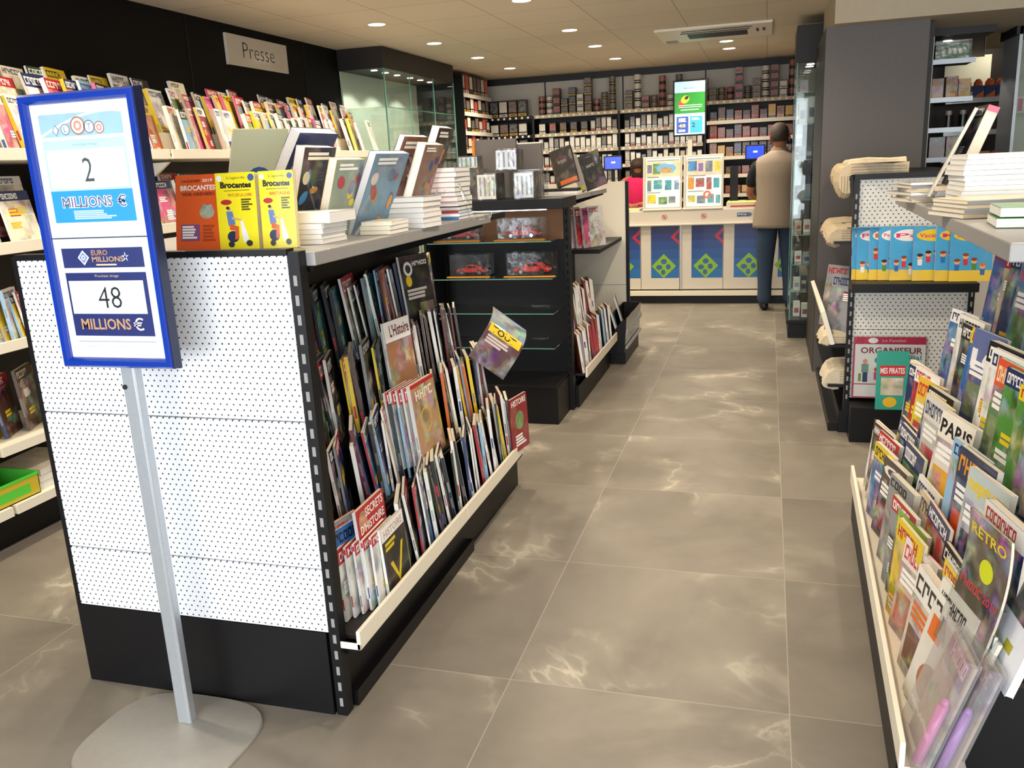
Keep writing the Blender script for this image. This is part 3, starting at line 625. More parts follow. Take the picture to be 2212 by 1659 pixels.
mag(place(-1.425, 2.035, ZT, R(3), R(5)), .118, .203, .028, 'yellow', spine='yellow', art=art_yellow('PAYS DE LA LOIRE'), cat='book', name='agenda_booklet', group='yellow agenda booklets', label='left yellow agenda booklet with scooter rider cover, beside the orange booklet', rnd=random.Random(4))
mag(place(-1.301, 2.05, ZT, R(6), R(5)), .098, .203, .018, 'yellow', spine='yellow', art=art_yellow('BRETAGNE'), cat='book', name='agenda_booklet', group='yellow agenda booklets', label='right yellow agenda booklet with scooter rider cover, beside the book stack', rnd=random.Random(5))

def flatbook(x, y, z, w, d, t, ang, cov, label, group, sp=None, page='pagesw', cat='book', name='paperback'):
    """closed book lying flat, spine towards -y"""
    b = MB(); e = .0012; cc = lin(PAL.get(cov, cov), .75); s_ = lin(PAL.get(sp or cov, sp or cov))
    b.box(0, w, 0, d, 0, e, cc); b.box(0, w, 0, d, t - e, t, cc); b.box(0, w, 0, e, e, t - e, s_)
    o = b.build(name, 'paper'); o.location = (x, y, z); o.rotation_euler = (0, 0, ang); tag(o, label, cat, group)
    b = MB(); b.box(.001, w - .001, e, d - .001, e, t - e); b.build('pages', page, o); return o
def stack(x, y, z, w, d, n, t, seed, where, group, covs, sps=None, ang=0, jit=4, cat='book', name='paperback', page='pagesw'):
    rnd = random.Random(seed)
    for i in range(n):
        tt = t * rnd.uniform(.9, 1.1); cv = rnd.choice(covs)
        pos = 'bottom' if i == 0 else ('topmost' if i == n - 1 else ordn(i + 1) + ' from the bottom')
        flatbook(x + rnd.uniform(-.004, .004), y + rnd.uniform(-.004, .004), z, w, d, tt, R(ang + rnd.uniform(-jit, jit) * .3), cv, '%s %s, %s, %s' % (cv, cat, pos, where), group, (sps or [cv])[i % len(sps or [cv])], page, cat, name); z += tt + .0006
    return z
W_ = ['white', 'cream']
z1 = stack(-1.375, 2.14, ZT, .205, .15, 4, .0135, 1, 'front stack on the grey gondola shelf', 'books in the front stack on the gondola', W_, ['white'])
flatbook(-1.365, 2.15, z1, .215, .165, .030, R(1), 'white', 'thick white book with pink corner lying on top of the front stack', 'books in the front stack on the gondola', 'white')
stack(-1.19, 2.42, ZT, .10, .14, 3, .012, 2, 'low stack behind the front gondola stack', 'books in the low stack on the gondola', ['beige', 'cream'], ['cream'])
stack(-1.285, 2.66, ZT, .21, .15, 6, .0165, 3, 'middle stack on the grey gondola shelf', 'books in the middle stack on the gondola', ['beige', 'grey', 'white'], ['white'], ang=-2)
stack(-1.275, 3.04, ZT, .18, .16, 4, .012, 4, 'tall far stack on the gondola shelf', 'books in the far tall stack', ['grey', 'blue', 'pale blue'], ['blue', 'white', 'red', 'white'])
z2 = stack(-1.285, 3.03, ZT + .05, .19, .17, 8, .0165, 5, 'pinkish pile above the tall far stack', 'books in the far tall stack', ['grey'], ['ead6d6'])
def easel(x, y, z, ang, label):
    t = empty('book_easel', (x, y, z), ang, label, 'book stand', 'clear book easels on the gondola')
    P('easel_frame', lambda b: (b.cyl((-.05, 0, 0), (0, .05, .13), .003), b.cyl((.05, 0, 0), (0, .05, .13), .003), b.cyl((-.05, 0, 0), (-.05, -.05, 0.004), .003), b.cyl((.05, 0, 0), (.05, -.05, 0.004), .003), b.cyl((-.05, -.05, .004), (-.05, -.055, .022), .003), b.cyl((.05, -.05, .004), (.05, -.055, .022), .003)), 'acryl', t)
    return t
def bk(seed, cols, bars=True):
    rnd = random.Random(seed)
    def a(b, w, h, y):
        b.rect(0, w, 0, h, y, lin(cols[0], .75))
        for i in range(9):
            cx, cz = rnd.uniform(.15, .85) * w, rnd.uniform(.1, .8) * h; c_ = lin(cols[1 + i % (len(cols) - 1)], .7); b.ell(cx, cz, rnd.uniform(.05, .15) * w, rnd.uniform(.03, .09) * h, y - .0002 - i * .0001, c_, rot=rnd.uniform(0, 3))
        b.bars(w * .12, w * .85, h * .86, h * .95, 2, y - .0014, WHITE, rnd=rnd)
    return a
def art_greendisc(b, w, h, y):
    b.rect(0, w, 0, h, y, lin('b9bfa2')); b.ell(w * .66, h * .42, w * .3, h * .26, y - .0003, lin('1d4c8e'), rot=.5)
def art_bluewhite(b, w, h, y):
    b.rect(0, w, 0, h, y, lin('20305e')); P_ = [(w * .1, .02), (w * .82, .02), (w * .9, h * .6), (w * .8, h * .88), (w * .35, h * .9), (w * .12, h * .7)]; b.poly(P_, y - .0003, lin('c9cdda')); b.ell(w * .5, h * .72, w * .2, h * .07, y - .0005, lin('26305a'))
    b.ell(w * .5, h * .72, w * .16, h * .05, y - .0006, lin('c9cdda')); b.text('BDs', w * .35, w * .65, h * .69, h * .75, y - .0008, lin('26305a')); b.ell(w * .5, h * .45, w * .1, h * .03, y - .0005, lin('b3404a'), rot=.5); b.ell(w * .3, h * .2, w * .09, h * .1, y - .0005, lin('3c7a42'))
BOOKS = [  # x of the near lower corner, y, z, turn, w, h, t, lean back, page block, label, art, category
    (-1.74, 2.50, ZT, -26, .20, .37, .006, 24, 'beige', 'tall pale green card with blue disc standing behind the books', art_greendisc, 'card'),
    (-1.555, 2.36, ZT, -3, .22, .385, .034, 32, 'dark blue', 'thick navy comic album with a big pale speech bubble', art_bluewhite, 'album'),
    (-1.385, 2.28, ZT, 0, .19, .285, .030, 17, 'black', 'dark comic album with blue flower art on a clear easel', bk(1, ['1a1e2c', '3f86c4', 'c98a35', '2a2f45', 'd8d2c8']), 'album'),
    (-1.285, 2.30, ZT, -2, .17, .245, .026, 18, 'yellow', 'comic album with yellow edged cover on a clear easel', bk(2, ['8a9a8a', '4d78a8', 'd8c42a', '6a7a4a', 'b3404a']), 'album'),
    (-1.265, 2.45, ZT, -4, .22, .275, .024, 25, 'blue', 'blue comic album with orange badge on a clear easel', bk(3, ['6f93ab', 'd98f2c', 'd8d4c8', '4a6f8f', 'a9453a']), 'album'),
    (-1.40, 2.90, ZT, -3, .20, .35, .022, 27, 'brown', 'brown art book standing behind the blue comic album', bk(4, ['7a4a35', 'c9a27a', '4a2c20', 'a85a3a']), 'book'),
    (-1.19, 2.76, ZT + .10, 0, .17, .19, .030, 21, 'beige', 'small thick novel with coloured cover above the middle stack', bk(5, ['8a6a5a', '3a4a8a', 'c98a35', 'b3404a']), 'book'),
    (-1.26, 3.0, ZT + .09, 0, .15, .27, .030, 22, 'brown', 'tall dark novel with white page block leaning at the far end of the shelf', bk(6, ['3a2018', 'a85a3a', '6a3a2a', 'c98a5a']), 'book'),
]
for x, y, z, a, w_, h_, t_, ti, cv_, lab, art_, cat in BOOKS:
    an = R(-90 + a)
    mag(place(x - w_ * math.cos(an), y - w_ * math.sin(an), z, an, R(ti)), w_, h_, t_, cv_, spine=cv_, back=art_, cat=cat, name='comic_album' if cat == 'album' else ('display_card' if cat == 'card' else 'standing_book'), label=lab, pagem='pagesw', rnd=random.Random(int(-x * 100)))
for i, (x, y, z, a) in enumerate([(-1.40, 2.33, ZT + .002, 40), (-1.265, 2.34, ZT + .06, 45), (-1.17, 2.56, ZT + .002, 40), (-1.12, 2.80, ZT + .1, 45), (-1.02, 3.0, ZT + .002, 45)]):
    easel(x, y, z, R(a + 50), 'clear acrylic easel holding a book, %s from the near end of the grey shelf' % ordn(i + 1))

# ------------------------------------------------------------------ middle gondola with the car models
g = empty('display_gondola', (0, 0, 0), 0, 'black display gondola with glass shelves of model cars behind the front gondola', 'shop shelving')
P('base', lambda b: (b.box(-1.93, -1.15, 4.72, 5.08, 0, .235), b.box(-1.93, -1.15, 4.70, 5.08, .225, .24)), 'black', g, bevel=.002)
P('back_board', lambda b: b.box(-1.93, -1.15, 5.06, 5.09, .24, 1.3), 'black', g)
P('back_panel', lambda b: b.box(-1.90, -1.16, 5.045, 5.06, 1.06, 1.245), 'brown', g, )
P('light_strip', lambda b: b.box(-1.85, -1.2, 4.80, 4.81, 1.245, 1.252), 'led', g)
P('end_panel', lambda b: b.box(-1.935, -1.92, 4.74, 5.06, .24, 1.3), 'black', g)
P('canopy', lambda b: b.box(-1.92, -1.08, 4.70, 5.06, 1.255, 1.312), 'black', g, bevel=.002)
for x in (-1.94, -1.155):
    P('upright', lambda b: (b.box(x, x + .03, 5.035, 5.1, 0, 1.31), [b.box(x + .01, x + .02, 5.033, 5.036, q * .05 + .25, q * .05 + .275, None, 1) for q in range(21)]), ['black', 'dark'], g)
for z in (1.07, .858, .655, .45):
    P('glass_shelf', lambda b: (b.box(-1.915, -1.165, 4.745, 5.05, z, z + .006, None, 0), b.box(-1.915, -1.165, 4.742, 4.745, z, z + .006, None, 1)), ['glass', 'gedge'], g)
# side bays towards the aisle
P('bay_base', lambda b: (b.box(-1.95, -1.14, 5.1, 7.04, 0, .16), b.box(-1.14, -1.105, 5.1, 6.2, 0, .14)), 'black', g)
P('spine_board', lambda b: b.box(-1.57, -1.53, 5.1, 7.04, .16, 1.28), 'blackw', g)
TX2 = [(-1.055, .215), (-1.17, .42), (-1.285, .62), (-1.40, .80)]
for x, z in TX2[:3]: P('tier', lambda b: b.box(x - .115, x, 5.11, 6.22, z - .012, z), 'blackw', g)
P('tier_end', lambda b: b.prismy([(-1.53, .1), (-1.06, .1), (-1.055, .22), (-1.17, .24), (-1.17, .42), (-1.29, .43), (-1.29, .6), (-1.53, .62)], 6.22, 6.235), 'black', g)
P('lip', lambda b: b.box(-1.057, -1.045, 5.08, 6.22, .2, .262), 'cream', g, bevel=.002)
P('grey_shelf', lambda b: b.box(-1.95, -1.13, 5.1, 6.36, 1.275, 1.305), 'grey', g, bevel=.002)
P('shelf_bracket', lambda b: b.prismy([(-1.53, 1.15), (-1.53, 1.275), (-1.15, 1.275), (-1.15, 1.262)], 6.32, 6.34), 'black', g)
P('black_shelf', lambda b: b.box(-1.53, -1.13, 6.03, 7.02, .865, .895), 'black', g, bevel=.003)
P('far_panel', lambda b: (b.box(-1.95, -1.10, 7.045, 7.06, 0, 1.335, None, 0), b.box(-1.10, -1.075, 7.035, 7.07, 0, 1.335, None, 1), b.box(-1.95, -1.1, 7.043, 7.046, .5, .502, None, 1)), ['cream', 'black'], g)
grp = 'magazines on the tiers of the display gondola'
mag_row(I4, 5.13, 6.15, -1.062, .216, 0, 1, (17, 26), (.045, .08), (.01, .02), (.24, .28), (.17, .19), ['white', 'grey', 'red', 'pink', 'orange', 'beige'], ['grey', 'white', 'red', 'pale blue', 'white'], 'lowest tier, display gondola', grp, 21, gaps=.25, parts=False)
mag_row(I4, 5.13, 6.15, -1.175, .421, 0, 1, (17, 26), (.05, .09), (.01, .02), (.22, .28), (.17, .19), ['white', 'cream', 'red', 'orange', 'beige'], ['white', 'cream', 'white', 'dark red'], 'second tier, display gondola', grp, 22, gaps=.25, parts=False)
mag_row(I4, 5.13, 6.0, -1.29, .621, 0, 1, (17, 26), (.07, .13), (.01, .02), (.22, .30), (.17, .19), ['cream', 'dark red', 'grey', 'beige'], ['cream', 'dark red', 'beige'], 'third tier, display gondola', grp, 23, gaps=.25, parts=False)
for i, (x, y, a, c_, h_) in enumerate([(-1.47, 6.1, 62, 'dark blue', .29), (-1.36, 6.1, 68, 'white', .29), (-1.30, 6.12, 60, 'red', .28), (-1.25, 6.14, 66, 'pink', .28), (-1.22, 6.2, 64, 'white', .29)]):
    mag(place(x, y, .896, R(a), R(6)), .18, h_, .02, c_, spine='white' if c_ != 'dark blue' else c_, cat='book', name='standing_book', label='%s book standing on the black side shelf, %s from its left' % (c_, ordn(i + 1)), group='books on the black side shelf', rnd=random.Random(i + 50), parts=False)
# newspaper holder at the foot of the far panel
g2 = empty('newspaper_holder', (0, 0, 0), 0, 'black newspaper holder with smoked acrylic front at the far end of the display gondola', 'newspaper rack')
P('tray', lambda b: (b.box(-1.13, -1.0, 6.245, 7.02, .10, .135), b.box(-1.13, -1.12, 6.245, 7.02, .135, .36), b.prismy([(-1.13, .1), (-1.0, .1), (-.985, .34), (-1.0, .36), (-1.13, .20)], 6.24, 6.25), b.prismy([(-1.13, .1), (-1.0, .1), (-.985, .34), (-1.0, .36), (-1.13, .36)], 7.02, 7.03)), 'black', g2)
P('acrylic_front', lambda b: b.mesh([(-1.0, 6.25, .13), (-1.0, 7.02, .13), (-.985, 7.02, .36), (-.985, 6.25, .36), (-.995, 6.25, .13), (-.995, 7.02, .13), (-.98, 7.02, .36), (-.98, 6.25, .36)], [(0, 1, 2, 3), (4, 7, 6, 5), (0, 4, 5, 1), (3, 2, 6, 7)]), 'smoke', g2)
P('retaining_bar', lambda b: (b.box(-.984, -.974, 6.25, 7.02, .24, .28), b.box(-.990, -.976, 6.25, 7.02, .13, .15)), 'silver', g2)
P('plinth', lambda b: b.box(-1.135, -1.0, 6.3, 7.0, .0, .1), 'black', g2)
for i, (y, h_) in enumerate(((6.33, .30), (6.62, .34))):
    mag(place(-1.03 - .0 * i, y, .137, R(100), R(16)), .24, h_, .014, 'pale blue' if i == 0 else 'grey', mast='yellow' if i == 0 else 'blue', spine='white', cat='newspaper', name='newspaper', label=('blue and white paper with yellow patch leaning in the smoked holder', 'grey folded paper at the far side of the smoked holder')[i], rnd=random.Random(i + 80))

# ---- model cars in clear cases
def car(parent, x, y, z, L, col, spare=False):
    H = L * .33; W2 = L * .2
    t = empty('model_car', (x, y, z))
    t.parent = parent
    prof = [(-.5, .22), (-.5, .42), (-.42, .55), (-.22, .6), (-.12, .95), (.12, .98), (.22, .95), (.33, .62), (.45, .5), (.5, .4), (.5, .2)]
    def f(b):
        pts = [(p[0] * L, p[1] * H) for p in prof]; b.prismy(pts, -W2, W2)
    o = P('body', f, col, t, bevel=L * .02)
    P('car_window', lambda b: [b.poly([(-.1 * L, .64 * H), (.2 * L, .66 * H), (.14 * L, .9 * H), (-.09 * L, .9 * H)], s_ * (W2 + .0006), None) for s_ in (-1, 1)], 'smoke', t)
    for sx in (-.29, .3):
        for sy in (-1, 1):
            q = P('wheel', lambda b: (b.cyl((sx * L, sy * W2 * .8, .22 * H), (sx * L, sy * (W2 + .003), .22 * H), .25 * H, n=16, mi=0), b.cyl((sx * L, sy * (W2 + .003), .22 * H), (sx * L, sy * (W2 + .0045), .22 * H), .16 * H, n=14, mi=1)), ['rubber', 'chrome'], t)
    return t
def carcase(x, y, z, w, d, h, label, ang=0, col='redcar', decal=False, group='model cars in clear cases'):
    t = empty('model_car_case', (x, y, z), ang, label, 'boxed model car', group)
    P('plinth', lambda b: b.box(-w / 2, w / 2, -d / 2, d / 2, 0, .008), 'brown' if not decal else 'black', t)
    P('clear_case', lambda b: b.box(-w / 2 + .003, w / 2 - .003, -d / 2 + .003, d / 2 - .003, .0085, h), 'film', t)
    P('price_card', lambda b: (b.box(-w / 2 - .01, w / 2 + .01, -d / 2 - .03, -d / 2 - .003, -.0, .003, lin('e0962a'))), 'matte', t)
    car(t, 0, 0, .009, w * .74, col)
    return t
cs = [(-1.372, 4.90, 1.0765, .285, .12, .125, 'red model car with white stripe in a clear case, right on the upper glass shelf'),
      (-1.76, 4.91, 1.0765, .27, .12, .115, 'red model car in a clear case, left on the upper glass shelf'),
      (-1.32, 4.90, .8645, .29, .12, .135, 'dark red model car in a clear case, right on the second glass shelf'),
      (-1.70, 4.91, .8645, .25, .12, .13, 'brownish red model car in a clear case, left on the second glass shelf')]
for i, c_ in enumerate(cs): carcase(*c_, decal=i > 1)
# transparent boxes on the canopy of the display gondola
def clearbox(x, y, z, w, d, h, label, ang=0, face='f2f3f5', ph=.45):
    t = empty('shiny_box', (x, y, z), ang, label, 'box', 'shiny wrapped boxes on the display gondola')
    P('card_insert', lambda b: (b.box(-w / 2 + .003, w / 2 - .003, -d / 2 + .003, d / 2 - .003, .001, h - .003, lin('2a2420', .6)), b.rect(-w / 2 + .006, w / 2 - .006, .006, h - .008, -d / 2 + .002, lin(face, ph)),
        [b.rect(-w / 2 + .02 + k * w * .22, -w / 2 + .024 + k * w * .22 + w * .05, h * .15, h * .85, -d / 2 + .0015, lin('8d97a6', .5)) for k in range(4)]), 'paper', t)
    P('plastic_wrap', lambda b: b.box(-w / 2, w / 2, -d / 2, d / 2, 0, h), 'film', t)
    return t
ZK = 1.313
clearbox(-1.53, 4.83, ZK, .12, .18, .15, 'white fronted shiny box at the left of the lower row on the black canopy', face='efe9dc')
clearbox(-1.31, 4.83, ZK, .12, .18, .15, 'silver fronted shiny box at the right of the lower row on the black canopy', face='e2e8f0')
t = tag(P('glass_riser', lambda b: (b.box(-1.66, -1.24, 4.84, 5.04, 1.466, 1.472), b.box(-1.66, -1.655, 4.84, 5.04, 1.312, 1.466), b.box(-1.245, -1.24, 4.9, 5.04, 1.312, 1.466)), 'glass'), 'clear riser shelf carrying the shiny boxes above the black canopy', 'shelf')
clearbox(-1.44, 4.93, 1.4725, .13, .16, .12, 'silver fronted shiny box standing on the clear riser', face='dfe6ef')
clearbox(-1.68, 4.93, 1.50 - .01, .125, .10, .075, 'small white shiny card box left of the riser box', face='f4f6fa')
tag(P('card_carton', lambda b: b.box(-1.74, -1.61, 4.86, 5.0, 1.313, 1.489, lin('4a3c34', .7)), 'paper'), 'dark carton under the small white shiny box on the canopy', 'box')
tag(P('grey_board', lambda b: (b.box(-1.71, -1.455, 5.12, 5.15, 1.306, 1.655, lin('6f6865')), b.box(-1.726, -1.71, 5.11, 5.15, 1.306, 1.655, lin('e0801c'))), 'matte'), 'large grey board with orange edge standing behind the shiny boxes', 'book')
tag(P('grey_album', lambda b: (b.box(-1.47, -1.305, 5.16, 5.19, 1.306, 1.62, lin('6b6461')), b.box(-1.47, -1.305, 5.165, 5.187, 1.62, 1.628, lin('e8e2da'))), 'matte'), 'grey album with white page edge standing right of the large grey board', 'book')
for i, (x, y, a, c_, w_, h_, t_) in enumerate([(-1.315, 5.58, 17, '2a2620', .15, .24, .03), (-1.185, 5.66, 20, '9a958c', .045, .25, .03), (-1.16, 5.78, 20, '1b1c20', .15, .24, .012)]):
    b = MB(); b.box(0, w_, 0, t_, 0, h_, lin(c_, .8)); b.box(w_ * .2, w_, -.001, 0, h_ * .02, h_ * .14, lin(('c9622a', 'b9b92a', '2a2a30')[i], .8)); b.glyphs(w_ * .3, w_ * .7, h_ * .6, h_ * .68, -.0005, lin('8f8a7c'), rnd=random.Random(i))
    o = b.build('tilted_book', 'paper'); o.matrix_world = place(x, y, (1.342, 1.307, 1.307)[i], R(-10), R(10), R(-a)); tag(o, ('large dark book leaning on the far grey shelf, beside the orange edge board', 'thick grey book with yellow foot leaning between two dark books', 'black folder leaning at the far end of the far grey shelf')[i], 'book')
tag(P('stacked_folders', lambda b: (b.box(-1.39, -1.16, 5.46, 5.62, 1.306, 1.322, lin('e8e4de')), b.box(-1.385, -1.165, 5.47, 5.61, 1.322, 1.34, lin('1b1a1c'))), 'matte'), 'black folder on white papers lying below the leaning dark book', 'folder')

# ------------------------------------------------------------------ sales counter
g = empty('sales_counter', (0, 0, 0), 0, 'white shop counter with blue printed door panels along the back', 'counter')
YC = 9.14
P('plinth', lambda b: b.box(-2.3, .35, YC, 9.6, 0, .085), 'black', g)
P('step', lambda b: b.box(-2.3, .33, YC - .03, 9.6, .085, .135), 'cream', g, bevel=.003)
P('carcass', lambda b: b.box(-2.3, .33, YC + .04, 9.62, .155, .82), 'counter', g)
P('fascia', lambda b: (b.box(-2.3, .33, YC - .02, 9.62, .82, .97), b.box(-2.3, .33, YC - .05, YC - .02, .82, .835)), 'counter', g, bevel=.003)
P('counter_top', lambda b: b.box(-.40, .33, YC + .02, 9.65, .97, 1.03), 'counter', g, bevel=.003)
P('edge_light', lambda b: b.box(-.39, .1, YC + .015, YC + .03, 1.031, 1.045), 'ledge', g)
P('edge_light', lambda b: b.box(-1.95, -1.29, YC + .015, YC + .03, .99, 1.003), 'ledge', g)
P('till_shelf', lambda b: b.box(-2.3, -1.28, YC, 9.65, .97, .99), 'counter', g)
P('red_strip', lambda b: b.box(-.36, -.02, YC + .017, YC + .02, .985, 1.0), simple('red_strip', 'b03a24', .5), g)
def clover(b, cx, cz, s, col, y):
    b.poly([(cx - s, cz), (cx, cz - s), (cx + s, cz), (cx, cz + s)], y, col)
    bl = lin('2f5f9c')
    for dx, dz in ((-.33, -.28), (0, .33), (.33, -.28), (0, -.0)):
        pass
    b.ell(cx, cz + .38 * s, .24 * s, .22 * s, y - .0004, bl); b.ell(cx - .38 * s, cz - .1 * s, .25 * s, .2 * s, y - .0004, bl); b.ell(cx + .36 * s, cz - .05 * s, .2 * s, .22 * s, y - .0004, bl); b.ell(cx - .05 * s, cz - .5 * s, .18 * s, .22 * s, y - .0004, bl)
for i, (x0, x1) in enumerate(((-1.75, -1.275), (-1.27, -.87), (-.85, -.425), (-.42, .01), (.015, .33))):
    P('door', lambda b: b.box(x0, x1, YC + .012, YC + .04, .15, .815), 'counter', g, bevel=.002)
    def f(b):
        a0, a1 = x0 + .105, x1 - .003; y = YC + .0112; zs = [.27, .37, .47, .57, .66, .74, .812]; cl = ['1b6cae', '1a5fa2', '1a4f94', '1b4186', '1b3378', '1a2a6c']
        if i == 4: a1 = x1 - .003
        for z0_, z1_, c_ in zip(zs, zs[1:], cl): b.rect(a0, a1, z0_, z1_, y, lin(c_))
        cx = (a0 + a1) / 2 - .012; clover(b, cx, .395, .128, lin('86b822'), y - .0008)
        s2 = .085; b.poly([(a1, .70 - s2), (a1, .70 + s2), (a1 - s2, .70)], y - .0008, lin('c0203a')); b.poly([(a1, .70 - s2 * .5), (a1, .70 + s2 * .5), (a1 - s2 * .55, .70)], y - .0010, lin('1b3378'))
    P('door_print', f, 'paper', g)
P('end_post', lambda b: b.box(-.862, -.848, YC, YC + .03, .15, .82), 'silver', g)
for cx in (-1.02, -.62):
    P('sticker', lambda b: (b.ring(cx, .905, .022, .028, YC - .0206, lin('b3202a')), b.poly([(cx - .018, .921), (cx - .014, .925), (cx + .018, .889), (cx + .014, .885)], YC - .0208, lin('b3202a')), b.ell(cx, .905, .021, .021, YC - .0205, lin('d9cfc0')), b.ell(cx, .905, .012, .009, YC - .0207, lin('55504a'))), 'paper', g)
P('sticker', lambda b: (b.rect(-.29, -.16, .89, .93, YC - .0206, lin('2a4a86')), b.text('FDJ', -.28, -.2, .9, .92, YC - .0208, WHITE), b.poly([(-.19, .91), (-.165, .935), (-.14, .91), (-.165, .885)], YC - .0209, lin('5a6a8a'))), 'paper', g)
# scratch card posters in slanted acrylic lecterns
def lectern(x0, x1, seed, label):
    w = x1 - x0; t = empty('poster_lectern', (x0, YC - .02, .972), 0, label, 'poster stand', 'scratch card poster stands on the counter')
    t.rotation_euler = (R(-6), 0, 0)
    P('housing', lambda b: (b.box(0, w, .012, .05, 0, .55), b.box(-.0, w, -.01, .012, 0, .02)), 'counter', t, bevel=.006)
    def f(b):
        rnd = random.Random(seed); y = .0114; b.rect(.03, w - .02, .035, .53, y, lin('f6f1ea')); b.rect(.03, w - .02, .345, .50, y - .0003, lin('f0d0a8' if seed == 1 else 'f0c8b0', .8)); b.rect(.04, w - .03, .505, .512, y - .0004, lin('555566'))
        cols = ['d98f2c', '4a88c4', 'b3404a', '6a8f3a', '8a6aa8', 'e2c21e', '6f7a7f', '3f9aa8']
        for r_, (z0, z1) in enumerate(((.36, .49), (.20, .33), (.05, .17))):
            x = .045
            while x < w - .07:
                ww = rnd.uniform(.04, .09); b.rect(x, min(x + ww, w - .03), z0 + rnd.uniform(0, .03), z1 - rnd.uniform(0, .03), y - .0006, lin(rnd.choice(cols), .45)); x += ww + rnd.uniform(.008, .03)
        b.bars(.045, w * .6, .335, .345, 1, y - .0008, lin('555555'), rnd=rnd); b.bars(.045, w * .6, .18, .19, 1, y - .0008, lin('555555'), rnd=rnd)
        if seed == 1: b.ell(w * .6, .43, .10, .05, y - .0009, lin('7fb0dc')); b.ell(w * .6, .41, .06, .03, y - .0011, lin('e09a2c', .6))
        else: b.ring(w * .6, .15, .02, .04, y - .0009, lin('d9643a'))
    P('poster', f, 'lit', t)  # print glows by itself to read bright, no lamp behind it
    P('acrylic_sheet', lambda b: b.box(.02, w - .01, .004, .007, .025, .54), 'glass', t)
lectern(-1.245, -.845, 1, 'left slanted stand with scratch card poster with a blue oval')
lectern(-.83, -.43, 2, 'right slanted stand with scratch card poster with a rainbow ring')
# upright screen on a pole
t = empty('advert_screen', (-.77, 9.2, .97), 0, 'upright advertising screen in green and blue on a white pole above the counter', 'screen')
P('pole', lambda b: b.box(-.022, .022, -.0, .03, .0, .95), 'cream', t)
P('housing', lambda b: b.box(-.165, .165, -.035, 0, .735, 1.275), 'black', t, bevel=.004)
def f(b):
    y = -.0356; b.rect(-.15, .15, .75, 1.26, y, lin('b9dde4')); b.rect(-.15, .15, .955, 1.155, y - .0003, lin('1f8a1a'))
    b.text('Bienvenue', -.06, .06, 1.19, 1.205, y - .0004, lin('4a6068'), bold=0)
    b.ell(-.07, 1.06, .055, .028, y - .0005, lin('c8402a'), rot=.7); b.ell(-.045, 1.09, .045, .035, y - .0006, lin('b8c81c'), rot=.6); b.ell(-.03, 1.105, .022, .016, y - .0008, lin('2a2a10'), rot=.6)
    for z in (1.03, 1.012): b.rect(-.11, .12, z, z + .006, y - .0006, WHITE)
    b.rect(-.09, .09, .985, .993, y - .0006, WHITE)
    b.rect(-.13, -.012, .765, .925, y - .0004, lin('1d3f9c')); b.rect(.005, .125, .765, .925, y - .0004, lin('23a0c4')); b.text('48', -.11, -.04, .82, .855, y - .0007, lin('f0d890')); b.text('2', .02, .055, .82, .865, y - .0007, lin('0c2a44'))
    b.bars(-.11, -.03, .87, .91, 3, y - .0007, WHITE); b.bars(.02, .11, .885, .91, 2, y - .0007, WHITE); b.bars(-.11, -.03, .775, .8, 2, y - .0007, WHITE)
P('display', f, 'screen', t)
# tills
def monitor(x, y, z, ang, label):
    t = empty('till_monitor', (x, y, z), ang, label, 'monitor', 'blue till monitors behind the counter')
    P('stand', lambda b: (b.box(-.02, .02, 0, .02, -.40, .03), b.box(-.08, .08, -.05, .08, -.41, -.40)), 'black', t)
    P('casing', lambda b: b.box(-.1, .1, -.02, 0, 0, .15), 'black', t, bevel=.003)
    P('display', lambda b: (b.rect(-.088, .088, .012, .138, -.0206, lin('1b3fd0')), b.rect(-.02, .025, .07, .09, -.0209, lin('a8c0ff'))), 'screen', t)
monitor(-1.62, 9.55, 1.401, R(10), 'blue lit till monitor left of the seller in magenta')
monitor(-.13, 9.55, 1.441, R(-8), 'blue lit till monitor beside the customer in the beige vest')
tag(P('back_till_cabinet', lambda b: b.box(-.38, -.30, 9.50, 9.60, 1.031, 1.38), 'black'), 'dark till cabinet right of the poster stands', 'cabinet')

# ------------------------------------------------------------------ tobacco wall
g = empty('tobacco_shelving', (0, 0, 0), 0, 'dark wall shelving with lit grey price rails behind the counter', 'shop shelving')
SH = [2.045, 1.835, 1.645, 1.455, 1.26, 1.05, .85]
P('back_board', lambda b: (b.box(-3.45, -.68, 10.33, 10.345, .5, 2.04), b.box(-.66, .34, 10.33, 10.345, .5, 2.06)), 'blackw', g)
for i, z in enumerate(SH):
    for k, (x0, x1) in enumerate(((-3.45, -2.64), (-2.62, -1.64), (-1.62, -.70), (-.66, .34))):
        dz = .03 if k == 3 else 0
        P('shelf', lambda b: b.box(x0, x1, 10.06, 10.33, z - .012 + dz, z + dz), 'black' if k == 0 else 'grey', g)
        def f(b):
            b.box(x0, x1, 10.05, 10.06, z - .034 + dz, z + .004 + dz, None, 0)
            n = int((x1 - x0) / .072)
            for q in range(n): b.ell(x0 + .04 + q * .072, z - .015 + dz, .014, .013, 10.0496, lin('efe4d8'), 1, n=8)
        P('price_rail', f, ['cream' if k == 3 and 0 < i < 6 else ('beam' if k else 'black'), 'matte'], g)
for x in (-3.46, -2.64, -1.64, -.69, .34): P('upright', lambda b: b.box(x, x + .025, 10.04, 10.33, .5, 2.04), 'black', g)
cache = {}
